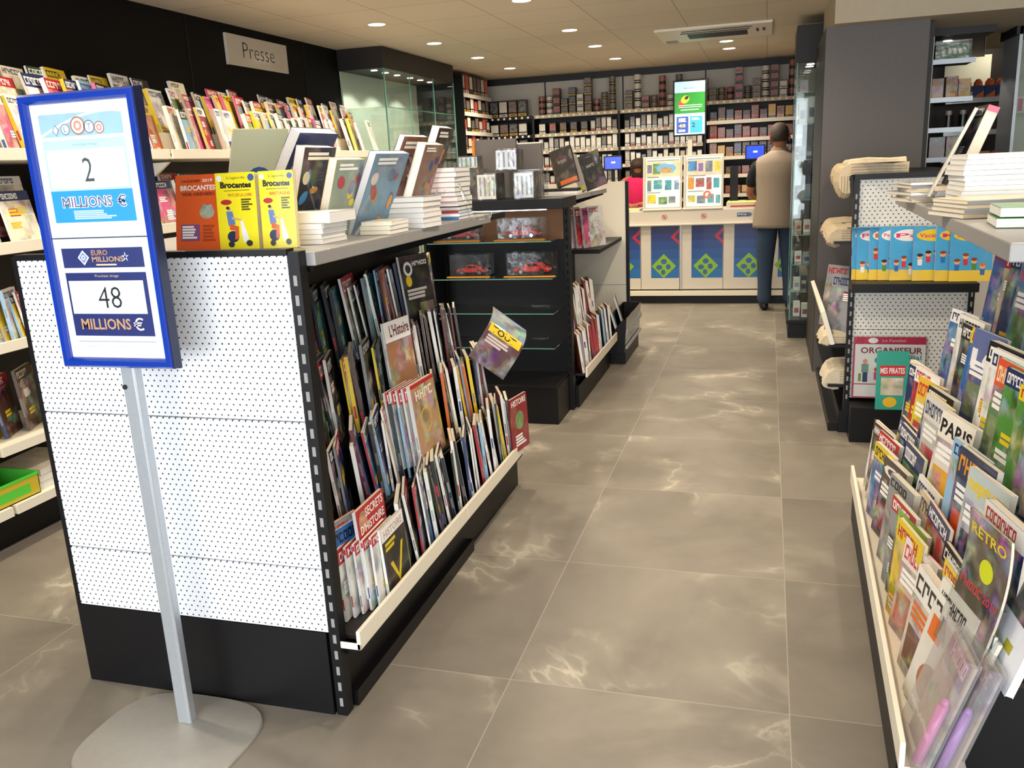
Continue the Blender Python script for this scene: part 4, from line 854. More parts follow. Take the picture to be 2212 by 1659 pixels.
def pack(x, y, z, w, d, h, kind, label, group, name='tobacco_pack', cat='tobacco pack', rz=0):
    """small boxed goods; equal kinds share one mesh"""
    if kind not in cache:
        b = MB(); base, band, win = kind
        b.box(-.5, .5, -.5, .5, 0, 1, lin(base))
        b.rect(-.46, .46, .30, .92, -.501, lin(win[0], win[1])); b.rect(-.5, .5, .04, .2, -.502, lin(band)); b.rect(-.25, .3, .09, .14, -.503, lin('2a2622'))
        cache[kind] = b.build(name, 'paper'); C.objects.unlink(cache[kind])
    o = cache[kind].copy(); C.objects.link(o); o.name = name; o.location = (x, y, z); o.scale = (w, d, h); o.rotation_euler = (0, 0, rz); tag(o, label, cat, group); return o
def tin(x, y, z, r, h, kind, label, group):
    k = ('tin',) + kind
    if k not in cache:
        b = MB(); b.cyl((0, 0, 0), (0, 0, 1), 1, n=16, col=lin(kind[0])); b.cyl((0, 0, .3), (0, 0, .92), 1.01, n=16, col=lin(kind[2][0], kind[2][1]), cap=False); b.cyl((0, 0, .06), (0, 0, .16), 1.015, n=16, col=lin(kind[1]), cap=False)
        cache[k] = b.build('tobacco_tin', 'paper', smooth=False); C.objects.unlink(cache[k])
    o = cache[k].copy(); C.objects.link(o); o.name = 'tobacco_tin'; o.location = (x, y, z); o.scale = (r, r, h); tag(o, label, 'tobacco tin', group); return o
rnd = random.Random(99)
BK = [('1b1613', 'b8922a', ('6a4a3a', .35)), ('1a1512', 'd9d2c4', ('d9d0c0', .9)), ('201a16', 'b8922a', ('3a3a40', .3)), ('1c1714', '2a2420', ('9a3a2a', .45)), ('17130f', 'c9a032', ('4a4440', .3))]
x = -2.58; col = 0
while x < .30:                                                   # top shelf: stacks of cartons and tins
    if -1.66 < x < -1.60 or -.73 < x < -.65: x += .05; continue
    col += 1; z = SH[0] + (.034 if x > -.66 else 0.004); n = rnd.choice([1, 2, 2, 3, 3, 4, 4, 5]) if x > -2.5 else rnd.choice([2, 3]); kd = rnd.choice(BK); rd = rnd.random() < .38; h = rnd.choice([.07, .085, .095])
    n = min(n, int((2.46 - z) / h))
    for i in range(n):
        place_ = '%s column of the shelf, level %s' % (ordn(col), ['one', 'two', 'three', 'four', 'five'][min(i, 4)])
        if rd: tin(x + .04, 10.15, z, .038, h - .002, kd, 'dark round tobacco tin on the top tobacco shelf, %s' % place_, 'tins and cartons on the top tobacco shelf')
        else: pack(x + .04, 10.15, z, .078, .11, h - .002, kd, 'dark tobacco carton on the top tobacco shelf, %s' % place_, 'tins and cartons on the top tobacco shelf', 'tobacco_carton', 'tobacco carton')
        z += h
    x += .092
SIL = [('8d8a85', 'e9e2d4', ('d8d2c6', .45)), ('6a665f', 'f0ece2', ('efe9dc', .8)), ('4a4642', 'd8cfc0', ('6a625a', .3)), ('d0cac0', 'efe9df', ('f2eee6', .7)), ('7f7a72', 'b04030', ('d0c8bc', .6))]
ORW = ['', 'first', 'second', 'third', 'fourth']
for r_ in (1, 2, 3, 4):                                          # cigarette packs, two sections
    x = -2.58; n = 0
    while x < -.74:
        if -1.67 < x < -1.58: x = -1.57
        n += 1; kd = rnd.choice(SIL); hh = rnd.choice([.10, .12, .135, .15])
        if not (r_ == 1 and x < -1.98) : pack(x + .028, 10.12, SH[r_] + .001, .05, .09, hh, kd, 'small pale cigarette pack, %s from the left on the %s shelf below the cartons' % (ordn(n), ORW[r_]), 'cigarette packs on the grey shelves', 'cigarette_pack', 'cigarette pack')
        else:
            if n % 2: pack(x + .05, 10.12, SH[r_] + .001, .075, .09, .12, BK[n % 5], 'dark tobacco pouch box, %s from the left on the first shelf below the cartons' % ordn(n), 'tobacco pouch boxes at the left', 'tobacco_box', 'tobacco box')
        x += .062
RED = [('b8742a', 'b8922a', ('7a3a2a', .4)), ('2a1c18', 'c9962a', ('5a2a20', .4)), ('c23a1e', '8a2a1c', ('7a4a3a', .4)), ('c98f22', '3a2a1c', ('c9a032', .6)), ('1c2440', 'c9962a', ('3a4a70', .5)), ('3a1a18', 'a02a1c', ('4a2020', .5))]
for r_ in (1, 2, 3, 4, 5):
    x = -.63; n = 0
    while x < .30:
        n += 1; kd = RED[(n * 3 + r_ + (n // 4)) % 6] if r_ != 2 else RED[rnd.choice([2, 2, 1, 5])]
        pack(x + .04, 10.13, SH[r_] + .031, .075, .1, rnd.choice([.1, .12, .145]) if r_ < 4 else .09, kd, 'coloured tobacco pouch, %s from the left on shelf row %s of the right bay' % (ordn(n), ORW[r_] if r_ < 5 else 'fifth'), 'tobacco pouches in the right bay', 'tobacco_pouch', 'tobacco pouch')
        x += .088
x = -3.38; n = 0
for r_ in (0, 1, 2):
    for q in range(6):
        n += 1; pack(-3.34 + q * .115, 10.13, SH[r_] + .002, .10, .1, .14 if r_ else .19, [BK[1], BK[0], BK[2]][(q + r_) % 3], 'dark tobacco carton in the left corner, %s from the left on shelf row %s' % (ordn(q + 1), ORW[r_ + 1]), 'tobacco cartons in the left corner bay', 'tobacco_carton', 'tobacco carton')
# black shelf unit on the left wall beside it
g = empty('black_wall_shelf', (0, 0, 0), 0, 'black shelf unit on the left wall holding dark boxes beyond the glass showcase', 'shop shelving')
P('side_board', lambda b: b.box(-3.47, -3.1, 8.98, 9.0, .4, 2.45), 'black', g)
for z in (2.25, 2.06, 1.86, 1.67): P('shelf', lambda b: (b.box(-3.47, -3.12, 9.0, 10.0, z, z + .015), b.box(-3.12, -3.11, 9.0, 10.0, z - .02, z + .02, None, 1)), ['black', 'wall'], g)
for r_, z in enumerate((2.265, 2.075, 1.875, 1.685)):
    for q in range(7):
        kd = [BK[1], ('15110f', 'c9962a', ('3a3230', .4)), ('9a2a20', 'e0d8cc', ('c9402a', .6)), BK[0], ('1a1512', '1a1512', ('e8dcc0', .9))][(q * 2 + r_) % 5]
        o = pack(-3.19, 9.08 + q * .135, z + .001, .11, .12, .13 + .03 * ((q + r_) % 2) if r_ else .2, kd, 'dark box on the black wall shelf, %s from its near end, row %s' % (ordn(q + 1), ORW[r_ + 1]), 'boxes on the black wall shelf', 'tobacco_box', 'tobacco box', rz=R(90))

# ------------------------------------------------------------------ glass showcase at the left
g = empty('glass_showcase', (0, 0, 0), 0, 'tall empty glass showcase with black lit header against the left wall', 'showcase')
P('header', lambda b: b.box(-3.475, -3.06, 6.9, 8.6, 2.33, 2.498), 'blackw', g, bevel=.002)
P('back_panel', lambda b: b.box(-3.474, -3.46, 6.92, 8.58, .3, 2.33), 'lightpanel', g)
P('base', lambda b: b.box(-3.475, -3.06, 6.9, 8.6, 0, .3), 'blackw', g)
def pane(b, x0, x1, y0, y1, z0, z1): b.box(x0, x1, y0, y1, z0, z1)
for y in (7.45, 8.02): P('glass_door', lambda b: b.box(-3.068, -3.062, y - .56 + .01, y, .3, 2.33), 'glass', g)
P('glass_door', lambda b: b.box(-3.068, -3.062, 8.03, 8.58, .3, 2.33), 'glass', g)
P('glass_side', lambda b: b.box(-3.46, -3.07, 6.905, 6.911, .3, 2.33), 'glass', g)
P('glass_side', lambda b: b.box(-3.46, -3.07, 8.588, 8.594, .3, 2.33), 'glass', g)
P('glass_edge', lambda b: (b.box(-3.07, -3.06, 6.9, 6.912, .3, 2.33), b.box(-3.07, -3.061, 7.448, 7.454, .3, 2.33), b.box(-3.07, -3.061, 8.02, 8.03, .3, 2.33), b.box(-3.07, -3.06, 8.585, 8.597, .3, 2.33)), 'gedge', g)
for z in (2.02, 1.65): P('glass_shelf', lambda b: (b.box(-3.46, -3.08, 6.92, 8.58, z, z + .008, None, 0), b.box(-3.08, -3.076, 6.92, 8.58, z, z + .008, None, 1)), ['glass', 'gedge'], g)
for k, y in enumerate((7.02, 7.25, 7.5, 7.8, 8.05, 8.3)):
    P('spot_lamp', lambda b: b.cyl((-3.2, y, 2.3285), (-3.2, y, 2.325), .028, n=16), 'led', g)
    if k % 2 == 0:
        l = bpy.data.lights.new('showcase_lamp', 'SPOT'); l.energy = 9; l.spot_size = R(120); l.color = (.95, 1, .92); l.shadow_soft_size = .03
        o = bpy.data.objects.new('showcase_lamp', l); o.location = (-3.2, y, 2.3); o.parent = g; C.objects.link(o)

# ------------------------------------------------------------------ left wall press shelving
g = empty('press_shelving', (0, 0, 0), 0, 'long cream press shelving with tiered magazines along the black left wall', 'shop shelving')
P('back_board', lambda b: b.box(-3.475, -3.455, 1.3, 6.85, 0, 2.0), 'blackw', g)
P('base', lambda b: b.box(-3.455, -3.12, 1.3, 6.85, 0, .12), 'black', g)
SEC = [(1.3, 2.62), (2.64, 3.96), (3.98, 5.28), (5.30, 6.6)]
for k, (y0, y1) in enumerate(SEC):
    dz = -.045 if k == 1 and False else 0
    for (z, h) in ((1.615, .05), (1.24, .05), (.845, .045)):
        if k >= 2 and z < 1.6: z -= .0
        P('shelf_lip', lambda b: b.box(-3.012, -3.0, y0, y1, z, z + h), 'cream', g, bevel=.002)
        P('shelf', lambda b: b.box(-3.455, -3.012, y0, y1, z, z + .015), 'cream', g)
    for z, x in ((1.72, -3.16), (1.79, -3.30)): P('tier', lambda b: (b.box(x - .14, x, y0, y1, z, z + .008), b.box(x - .002, x + .002, y0, y1, z - .07, z + .04)), 'cream', g)
    P('low_shelf', lambda b: b.box(-3.455, -3.02, y0, y1, .42, .46), 'cream', g)
    P('low_shelf', lambda b: b.box(-3.455, -3.0, y0, y1, .17, .21), 'cream', g)
for y in (2.63, 3.97, 5.29, 6.6): P('bracket', lambda b: b.prismy([(-3.45, 1.60), (-3.02, 1.60), (-3.04, 1.585), (-3.12, 1.53), (-3.2, 1.53), (-3.45, 1.45)], y - .012, y + .012), 'cream', g, bevel=.003)
PR = ['white', 'cream', 'red', 'yellow', 'pink', 'beige', 'white', 'pale blue', 'orange', 'green', 'white', 'cream']
LSP = ['white', 'cream', 'white', 'yellow', 'beige', 'white', 'pink', 'cream']
grp = 'magazines on the wall press shelving'
FAR = lambda y: y > 4.45
LB = dict(tilt=12, gaps=.3, photo=.45, sink=FAR)
mag_row(I4, 2.3, 6.6, -3.03, 1.631, 0, 1, (15, 24), (.075, .115), (.014, .03), (.25, .29), (.19, .21), PR, LSP, 'front tier, wall rack', grp, 31, **LB)
mag_row(I4, 2.3, 6.6, -3.175, 1.729, 0, 1, (15, 24), (.08, .12), (.012, .026), (.25, .29), (.19, .21), PR + ['brown', 'grey'], LSP, 'middle tier, wall rack', grp, 32, **LB)
mag_row(I4, 2.3, 6.7, -3.30, 1.80, 0, 1, (12, 18), (.11, .17), (.008, .016), (.24, .28), (.19, .21), PR + ['green', 'dark green', 'grey'], LSP, 'back tier, wall rack', grp, 33, **LB)
mag_row(I4, 2.3, 4.3, -3.03, 1.256, 0, 1, (6, 14), (.16, .22), (.008, .02), (.2, .28), (.19, .21), PR, ['yellow', 'orange', 'white'], 'shelf below, wall rack', grp, 34, parts=False, tilt=10, gaps=.1)
mag_row(I4, 2.3, 4.5, -3.20, 1.30, 0, 1, (6, 14), (.16, .22), (.008, .02), (.24, .28), (.19, .21), PR + ['grey', 'dark red'], ['grey', 'brown', 'white'], 'shelf below, rear row, wall rack', grp, 35, parts=False, tilt=10, gaps=.1)
mag_row(I4, 2.3, 3.15, -3.05, .862, 0, 1, (20, 30), (.03, .045), (.01, .018), (.19, .23), (.15, .17), ['white', 'yellow', 'grey', 'red', 'pale blue'], ['white', 'yellow', 'grey', 'pale blue', 'red', 'white'], 'third shelf, wall rack', grp, 36, parts=False, gaps=.05)
mag_row(I4, 2.3, 3.0, -3.1, .462, 0, 1, (10, 30), (.06, .12), (.01, .02), (.24, .28), (.16, .2), ['brown', 'dark blue', 'pale blue', 'dark red', 'green', 'yellow'], ['brown', 'dark blue', 'grey'], 'fourth shelf, wall rack', grp, 37, parts=False, gaps=.1)
t = empty('display_carton', (-3.12, 2.54, .211), R(90), 'green edged yellow cardboard display tray at the bottom left edge', 'display tray')
P('tray', lambda b: (b.box(-.25, .25, -.1, -.097, 0, .09, lin('c9b02a')), b.box(-.25, .25, .1, .103, 0, .10, lin('3fae2c')), b.box(.247, .25, -.1, .1, 0, .1, lin('3fae2c')), b.box(-.25, -.247, -.1, .1, 0, .1, lin('3fae2c')), b.box(-.25, .25, -.1, .1, 0, .004, lin('2f8a22')), b.rect(-.2, .2, .02, .06, -.1005, lin('58c83a')), b.box(-.25, .25, -.102, -.1, .085, .097, lin('4fd03a'))), 'matte', t)
mag(place(-3.10, 2.52, .216, R(96), R(14)), .14, .17, .02, 'white', mast='red', spine='white', label='white puzzle book with red and blue motifs standing in the green tray', cat='book', name='puzzle_book', rnd=random.Random(8), parts=False)
for i in range(3): flatbook(-3.3, 2.80 + .0 * i, .211 + i * .03, .26, .3, .028, R(3 * i), 'cream', 'pale wrapped bundle of papers on the bottom left shelf, %s' % ('lowest', 'middle', 'topmost')[i], 'wrapped bundles on the bottom left shelf', cat='paper bundle', name='paper_bundle')
# Presse sign
t = empty('press_sign', (-3.479, 5.68, 2.34), R(90), 'pale rectangular Presse sign on the black left wall', 'sign')
P('sign_board', lambda b: b.box(-.385, .385, -.02, 0, -.10, .10), simple('sign_cream', 'c9c0b0', .15), t, bevel=.002)
P('sign_lettering', lambda b: b.text('Presse', -.20, .20, -.042, .058, -.0206, lin('22201e'), bold=-.015), 'matte', t)

# ------------------------------------------------------------------ right hand magazine rack
F1 = Matrix.Translation((.30, 1.73, 0)) @ Matrix.Rotation(-math.atan(.028), 4, 'Z')
g = empty('magazine_rack', (0, 0, 0), 0, 'black tiered magazine rack with cream lip and grey top shelf at the right edge', 'shop shelving'); g.matrix_world = F1
P('base', lambda b: (b.box(.03, .95, .10, 1.83, 0, .17), b.box(.012, .03, .12, 1.78, .03, .17)), 'black', g)
STAIR = [(.04, 0), (1.0, 0), (1.0, 1.27), (.56, 1.27), (.5, .84), (.375, .82), (.375, .63), (.255, .61), (.255, .42), (.135, .40), (.135, .21), (.04, .19)]
P('end_panel', lambda b: b.prismy(STAIR, .055, .075), 'black', g)
P('end_panel', lambda b: b.prismy(STAIR, 1.80, 1.82), 'black', g)
P('foot', lambda b: b.prism([(.03, .0), (.95, .0), (.95, .085), (.012, .085), (.012, .03)], 0, .10), 'black', g, bevel=.004)
P('back_board', lambda b: b.box(.58, .61, .105, 1.8, .17, 1.27), 'blackw', g)
TX3 = [(0.012, .205), (.135, .415), (.255, .625), (.375, .835)]
for k, (x, z) in enumerate(TX3):
    P('tier', lambda b: (b.box(x, x + .125, .0 if k == 0 else .05, 1.79, z - .012, z), b.box(x + .115, x + .123, .106, 1.79, z, z + .19) if k < 3 else None), 'blackw' if k else 'cream', g)
P('lip', lambda b: (b.box(0, .012, -.0, 1.76, .2, .268), b.box(.012, .05, 0, .004, .193, .21)), 'cream', g, bevel=.002)
P('bracket', lambda b: b.prismy([(.012, .16), (.012, .193), (.10, .193), (.10, .17)], .02, 1.76), 'black', g)
P('top_shelf', lambda b: b.box(.118, 1.05, .0, 1.90, 1.285, 1.32), 'grey', g, bevel=.003)
def T_(title, base, mast, tc, bars=None, patch=None, z0=.78, z1=.93):
    def a(b, w, h, y):
        b.rect(0, w, 0, h, y, lin(base, .35)); b.rect(0, w, (z0 - .05) * h, h, y - .0002, lin(mast, .95)); (b.text(title, w * .05, w * .95, h * z0, h * z1, y - .0004, lin(tc), bold=.03) if title else b.glyphs(w * .05, w * .9, h * z0, h * z1, y - .0004, lin(tc), rnd=random.Random(len(base) + int(base, 16))))
        if patch: b.rect(w * .08, w * .6, h * .1, h * .45, y - .0003, lin(patch, .4))
        b.bars(w * .08, w * .75, h * .5, h * .68, 3, y - .0005, lin(bars or 'f2f0ec'))
    return a
grp = 'magazines in the right hand rack'
RB = dict(parts=True, gaps=.35, photo=.4)
COLR = ['white', 'blue', 'pale blue', 'grey', 'green', 'yellow', 'red', 'beige', 'dark blue', 'brown', 'white', 'black']
SPR = ['white', 'grey', 'yellow', 'white', 'blue', 'pale blue', 'white', 'black']
hA = {.22: dict(cov='white', spine='white', art=T_('', 'c9c0b0', 'e9e4da', '2a2624', bars='d8691f', patch='6d4a3a'), label='white magazine with brown face on its cover near the front of the lowest right tier'),
      .38: dict(cov='pink', spine='red', art=T_('', 'c9a99a', 'e0d8d0', 'c8303a', patch='b86a4a'), label='pale magazine with red masthead on the lowest right tier'),
      .75: dict(cov='green', spine='grey', art=T_('', '6a5a40', '7fae3a', 'f2f0ec', patch='a86a3a'), label='brown magazine with green masthead, middle of the lowest right tier'),
      1.15: dict(cov='black', spine='white', art=T_('Ci', '3a322e', '4a423c', 'e9e4da', patch='8a3a3a'), label='dark magazine with white C title near the far end of the lowest right tier')}
hB = {.42: dict(cov='white', spine='white', room=.09, art=T_('neptune', 'cfd2d0', 'b9c4c4', 'e2c21e', patch='2a2a2e'), label='white magazine with yellow diving title on the second right tier'),
      .6: dict(cov='dark blue', spine='white', art=T_('', '3a4a6a', '2a3350', 'd98f2c', patch='c8502a'), label='dark blue magazine with orange lettering, second right tier'),
      .86: dict(cov='white', spine='white', room=.10, art=T_('PARIS', 'd9d2c6', 'e9e2d4', '1b1b1d', patch='d9a02c'), label='cream magazine with black PARIS title on the second right tier'),
      1.05: dict(cov='yellow', spine='yellow', art=T_('', 'b8b8b0', 'd9d6d0', '2a3a5a', patch='b3404a'), label='pale magazine with thick yellow spine on the second right tier'),
      1.4: dict(cov='yellow', spine='yellow', art=T_('', 'd9c22a', 'e2b82a', 'c8303a', patch='b3404a'), label='yellow covered magazine at the far end of the second right tier')}
hC = {.35: dict(cov='dark blue', spine='pale blue', art=T_('', '1f3a7a', '2a5aa8', 'f2f0ec', patch='8fbad8'), label='navy sailing magazine near the front of the third right tier'),
      .8: dict(cov='green', spine='orange', art=T_('', '5a7a50', 'd8502a', 'f2d8a0', patch='7a8a5a'), label='green mountain magazine with orange banner, third right tier'),
      1.1: dict(cov='blue', spine='blue', room=.08, art=T_('10', '4a5a8a', '5a6a9a', 'e9e9ee', patch='6a7a5a', z0=.6, z1=.8), label='slate blue magazine with number ten cover, third right tier')}
hD = {.5: dict(cov='green', spine='white', room=.10, art=T_('GEO', '6f8a9a', '3f8a34', 'cfe0b0', patch='3a8a3a'), label='magazine with green GEO masthead on the top right tier'),
      .75: dict(cov='white', spine='white', art=T_('', 'cfd2d8', 'e9e9ee', '2a2a2e', patch='6a7a9a'), label='white spined magazine with black title on the top right tier'),
      1.1: dict(cov='blue', spine='white', art=T_('', '3a6a9a', '4a7ab0', 'c8303a', patch='5a8a4a'), label='blue magazine with red title on the top right tier')}
TH = (9, 16)
mag_row(F1, .37, 1.74, .035, .206, 0, -1, TH, (.06, .09), (.012, .026), (.26, .295), (.19, .21), COLR, SPR, 'lowest tier, right rack', grp, 41, heroes=hA, **RB)
mag_row(F1, .30, 1.74, .155, .416, 0, -1, TH, (.06, .09), (.012, .028), (.28, .31), (.20, .215), COLR, SPR, 'second tier, right rack', grp, 42, heroes=hB, **RB)
mag_row(F1, .20, 1.76, .275, .626, 0, -1, TH, (.06, .09), (.012, .026), (.28, .31), (.20, .215), COLR, SPR, 'third tier, right rack', grp, 43, heroes=hC, **RB)
mag_row(F1, .20, 1.76, .395, .836, 0, -1, TH, (.06, .09), (.012, .024), (.28, .31), (.20, .215), COLR, SPR, 'top tier, right rack', grp, 44, heroes=hD, **RB)
mag_row(F1, .26, 1.72, .10, .206, 0, -1, (5, 10), (.10, .16), (.008, .012), (.30, .33), (.20, .21), COLR, SPR, 'lowest rear file, right rack', grp, 45, **RB)
# toy magazines in plastic at the near end
for i, (x, y, a, mat_, nm) in enumerate([(.318, 1.89, -88, 'plasticpink', 'pink'), (.352, 1.865, -86, 'plasticpurple', 'purple')]):
    t = empty('toy_magazine', (0, 0, 0), 0, 'plastic wrapped magazine with a %s toy tube at the near end of the right lip' % nm, 'magazine', 'plastic wrapped toy magazines'); t.matrix_world = place(x, y, .21, R(a), R(17))
    P('cover', lambda b: (b.box(.004, .17, .024, .030, .004, .275, lin('b9a48e', .3)), b.rect(.01, .16, .2, .27, .0236, lin('8a4a5a', .4)), b.glyphs(.04, .15, .225, .26, .0232, lin('d8a0b0'))), 'paper', t)
    P('toy_tube', lambda b: (b.cyl((.145, .012, .012), (.145, .012, .16), .0115, n=16), b.cyl((.145, .012, .16), (.145, .012, .175), .0115, .005, n=16)), mat_, t, smooth=True)
    P('plastic_wrap', lambda b: b.box(0, .175, 0, .034, 0, .285), 'filmw', t)
def art_big(b, w, h, y):
    b.rect(0, w, 0, h, y, lin('dfe2ea', .9)); b.rect(0, w, h * .42, h, y - .0002, lin('2a2426', .6)); b.M = b.M @ Matrix.Translation((w * .93, 0, h * .5)) @ Matrix.Rotation(R(-90), 4, 'Y'); b.glyphs(0, h * .3, 0, w * .16, y - .0004, lin('c86a58'), rnd=random.Random(3)); b.M = Matrix()
    b.rect(w * .62, w * .78, h * .2, h * .27, y - .0004, lin('a8a020')); b.rect(0, w, h * .9, h * .91, y - .0004, lin('b3305a'))
t_ = mag(place(.462, 1.935, .425, R(-86), R(17)), .235, .315, .016, 'white', spine='white', art=art_big, label='big white magazine with dark upper half at the near end of the second right tier', rnd=random.Random(2), pagem='pagesw')
def art_retro(b, w, h, y):
    b.rect(0, w, 0, h, y, lin('5a5240', .4)); b.text('RÉTRO', w * .08, w * .92, h * .84, h * .94, y - .0004, lin('d9c21c')); b.ell(w * .55, h * .66, w * .16, h * .08, y - .0004, lin('c9d01c')); b.glyphs(w * .05, w * .6, h * .46, h * .52, y - .0004, lin('d8404a'), rnd=random.Random(4)); b.text('2019', w * .62, w * .95, h * .46, h * .52, y - .0004, lin('d8404a'))
    b.ell(w * .4, h * .28, w * .2, h * .06, y - .0004, lin('c8502a', .6), rot=.4); b.rect(w * .7, w, 0, h * .12, y - .0004, lin('8a8a2a'))
t_ = mag(place(.40, 1.965, .40, R(-78), R(15)), .185, .325, .008, 'brown', spine='blue', art=art_retro, bend=.16, label='brown motoring magazine with yellow title and yellow blob, bagged, near end of right rack', rnd=random.Random(5))
P('plastic_wrap', lambda b: b.box(-.003, .188, -.006, .012, -.003, .17), 'film', t_)
def art_face(b, w, h, y):
    b.rect(0, w, 0, h, y, lin('d9d4c8', .9)); b.glyphs(w * .1, w * .8, h * .82, h * .92, y - .0004, lin('2a2a2a'), rnd=random.Random(6)); b.rect(w * .1, w * .45, h * .55, h * .72, y - .0004, lin('d8691f')); b.ell(w * .5, h * .25, w * .3, h * .14, y - .0004, lin('a86a4a', .5))
t_ = mag(place(.345, 2.02, .215, R(-80), R(14)), .20, .31, .010, 'white', spine='white', art=art_face, label='pale magazine with orange square leaning behind the two toy magazines', rnd=random.Random(7))
t_ = mag(place(.36, 1.96, .215, R(-84), R(19)), .20, .30, .008, 'white', spine='white', art=lambda b, w, h, y: (b.rect(0, w, 0, h, y, lin('c9d0cc', .7)), b.ell(w * .75, h * .35, w * .1, h * .12, y - .0004, lin('d8e020')), b.rect(0, w * .3, 0, h, y - .0002, lin('3a5a50', .5))), label='white magazine with lime oval just behind the pink toy tube', rnd=random.Random(8))
# piles on the grey top shelf
def fl(x, y): v = F1 @ Vector((x, y, 0)); return v.x, v.y
grpP = 'white magazines piled on the right grey shelf'
z = 1.321
stack(.49, 2.52, z, .25, .20, 11, .0125, 61, 'big white pile, right grey shelf', grpP, ['white'], ['white'], ang=2, cat='magazine', name='piled_magazine')
stack(.455, 2.30, z, .30, .19, 4, .0105, 62, 'low pile before the big white pile', 'magazines in the low grey pile', ['grey', 'beige'], ['beige', 'grey'], ang=14, cat='magazine', name='piled_magazine', page='pages')
for i in range(2): flatbook(.462 + .006 * i, 2.03, z + .022 * i, .22, .17, .02, R(-6 + i), 'green', 'green covered book lying flat at the near corner of the right grey shelf, %s' % ('lower', 'upper')[i], 'green covered books', sp='white', cat='book', page='pagesw')
stack(.44, 3.05, z, .20, .22, 6, .010, 63, 'far end pile, right grey shelf', 'newspapers at the far end of the right shelf', ['beige', 'white', 'grey'], ['beige', 'grey', 'white'], ang=8, jit=20, cat='newspaper', name='newspaper', page='pages')
stack(.47, 2.80, z, .20, .16, 5, .011, 64, 'rumpled pile behind the white one', 'papers in the rumpled pile', ['grey', 'beige'], ['grey', 'beige', 'brown'], ang=-10, jit=16, cat='newspaper', name='newspaper', page='pages')
mag(place(.515, 2.98, 1.38, R(-90), R(20)), .16, .235, .032, 'black', spine='white', cat='book', name='standing_book', label='thick book with pale page block and red top standing behind the white pile', pagem='pages', rnd=random.Random(21), extra=lambda b, w, h, t: b.box(w - .001, w + .0008, .001, t - .001, h - .016, h, lin('c0405a')), back=bk(9, ['3a2a28', 'a8504a', '5a4a6a', 'c9b89a']))
mag(place(.485, 3.02, 1.35, R(-100), R(24)), .17, .27, .010, 'grey', spine='beige', cat='book', name='standing_book', label='thin grey book leaning left of the thick book with the red top', pagem='pages', rnd=random.Random(22))

# ------------------------------------------------------------------ second right rack (end faces the camera)
g = empty('newspaper_rack', (0, 0, 0), 0, 'black rack with white perforated end holding blue workbooks, beyond the right magazine rack', 'shop shelving')
YE = 4.76
for z0, z1 in ((.205, .575), (.578, .955), (.958, 1.345)): P('end_panel', lambda b: b.box(.445, .99, YE, YE + .015, z0, z1), 'peg2', g)
P('top_rail', lambda b: b.box(.42, 1.0, YE - .02, YE + .03, 1.345, 1.372), 'black', g)
for x in (.42, .985): P('upright', lambda b: (b.box(x, x + .027, YE - .015, YE + .03, .1, 1.372), [b.box(x + .009, x + .018, YE - .0165, YE - .015, .2 + q * .05, .225 + q * .05, None, 1) for q in range(22)]), ['black', 'grey'], g)
P('base', lambda b: (b.box(.445, 1.0, 4.615, YE + .02, 0, .19), b.box(.40, 1.0, YE + .02, 6.1, 0, .12), b.box(.35, .42, 4.80, 6.1, .0, .05)), 'black', g, bevel=.003)
P('book_shelf', lambda b: b.box(.418, .99, 4.56, YE - .001, .80, .845), 'black', g, bevel=.003)
P('body', lambda b: b.box(.62, .66, YE + .03, 6.1, .12, 1.35), 'blackw', g)
P('top_deck', lambda b: b.box(.40, 1.0, YE + .03, 6.1, 1.34, 1.365), 'black', g)
for z in (1.02, .47, .25): P('side_tray', lambda b: b.box(.34, .62, YE + .04, 6.1, z, z + .014), 'black', g)
P('cream_lip', lambda b: b.mesh([(.29, 4.8, .66), (.29, 6.0, .66), (.345, 6.0, .48), (.345, 4.8, .48), (.312, 4.8, .668), (.312, 6.0, .668), (.367, 6.0, .488), (.367, 4.8, .488)], [(0, 3, 2, 1), (4, 5, 6, 7), (0, 1, 5, 4), (3, 7, 6, 2), (0, 4, 7, 3), (1, 2, 6, 5)]), 'cream', g)
def art_kids(seed, word, oval='e2c21e', wc='d8307a'):
    def a(b, w, h, y):
        r_ = random.Random(seed); b.rect(0, w, 0, h, y, lin('3f9fd0', .95)); b.rect(0, w, 0, h * .2, y - .0002, lin('e8c23a', .9)); b.ell(w * .5, h * .84, w * .42, h * .11, y - .0003, lin(oval)); b.text(word, w * .15, w * .85, h * .80, h * .88, y - .0005, lin(wc))
        for i in range(4):                                    # generic bathers
            cx = w * (.18 + .2 * i); z0 = h * r_.uniform(.1, .4); b.ell(cx, z0 + h * .16, w * .07, h * .05, y - .0004, lin('e2a878')); b.ell(cx, z0 + h * .19, w * .075, h * .03, y - .0005, lin(r_.choice(['8a3a1a', 'd8691f', '2a1c14'])))
            b.poly([(cx - w * .05, z0), (cx + w * .05, z0), (cx + w * .06, z0 + h * .11), (cx - w * .06, z0 + h * .11)], y - .0004, lin(r_.choice(['c8303a', '4d8a35', 'e2e0d8', '2b66ad'])))
    return a
WB = [(.425, 4.70, 8, .06, 'Pass', 'far left'), (.445, 4.69, 6, .09, 'Pass', 'second from left'), (.505, 4.68, 6, .05, 'Pa', 'third from left'), (.545, 4.675, 5, .115, 'Passeport', 'fourth from left'), (.60, 4.66, 5, .14, 'Pa', 'middle'), (.70, 4.64, 4, .115, 'Vacances', 'with yellow oval'), (.80, 4.62, 4, .13, 'MES', 'right of the yellow oval one'), (.86, 4.605, 3, .12, 'JEUX', 'far right')]
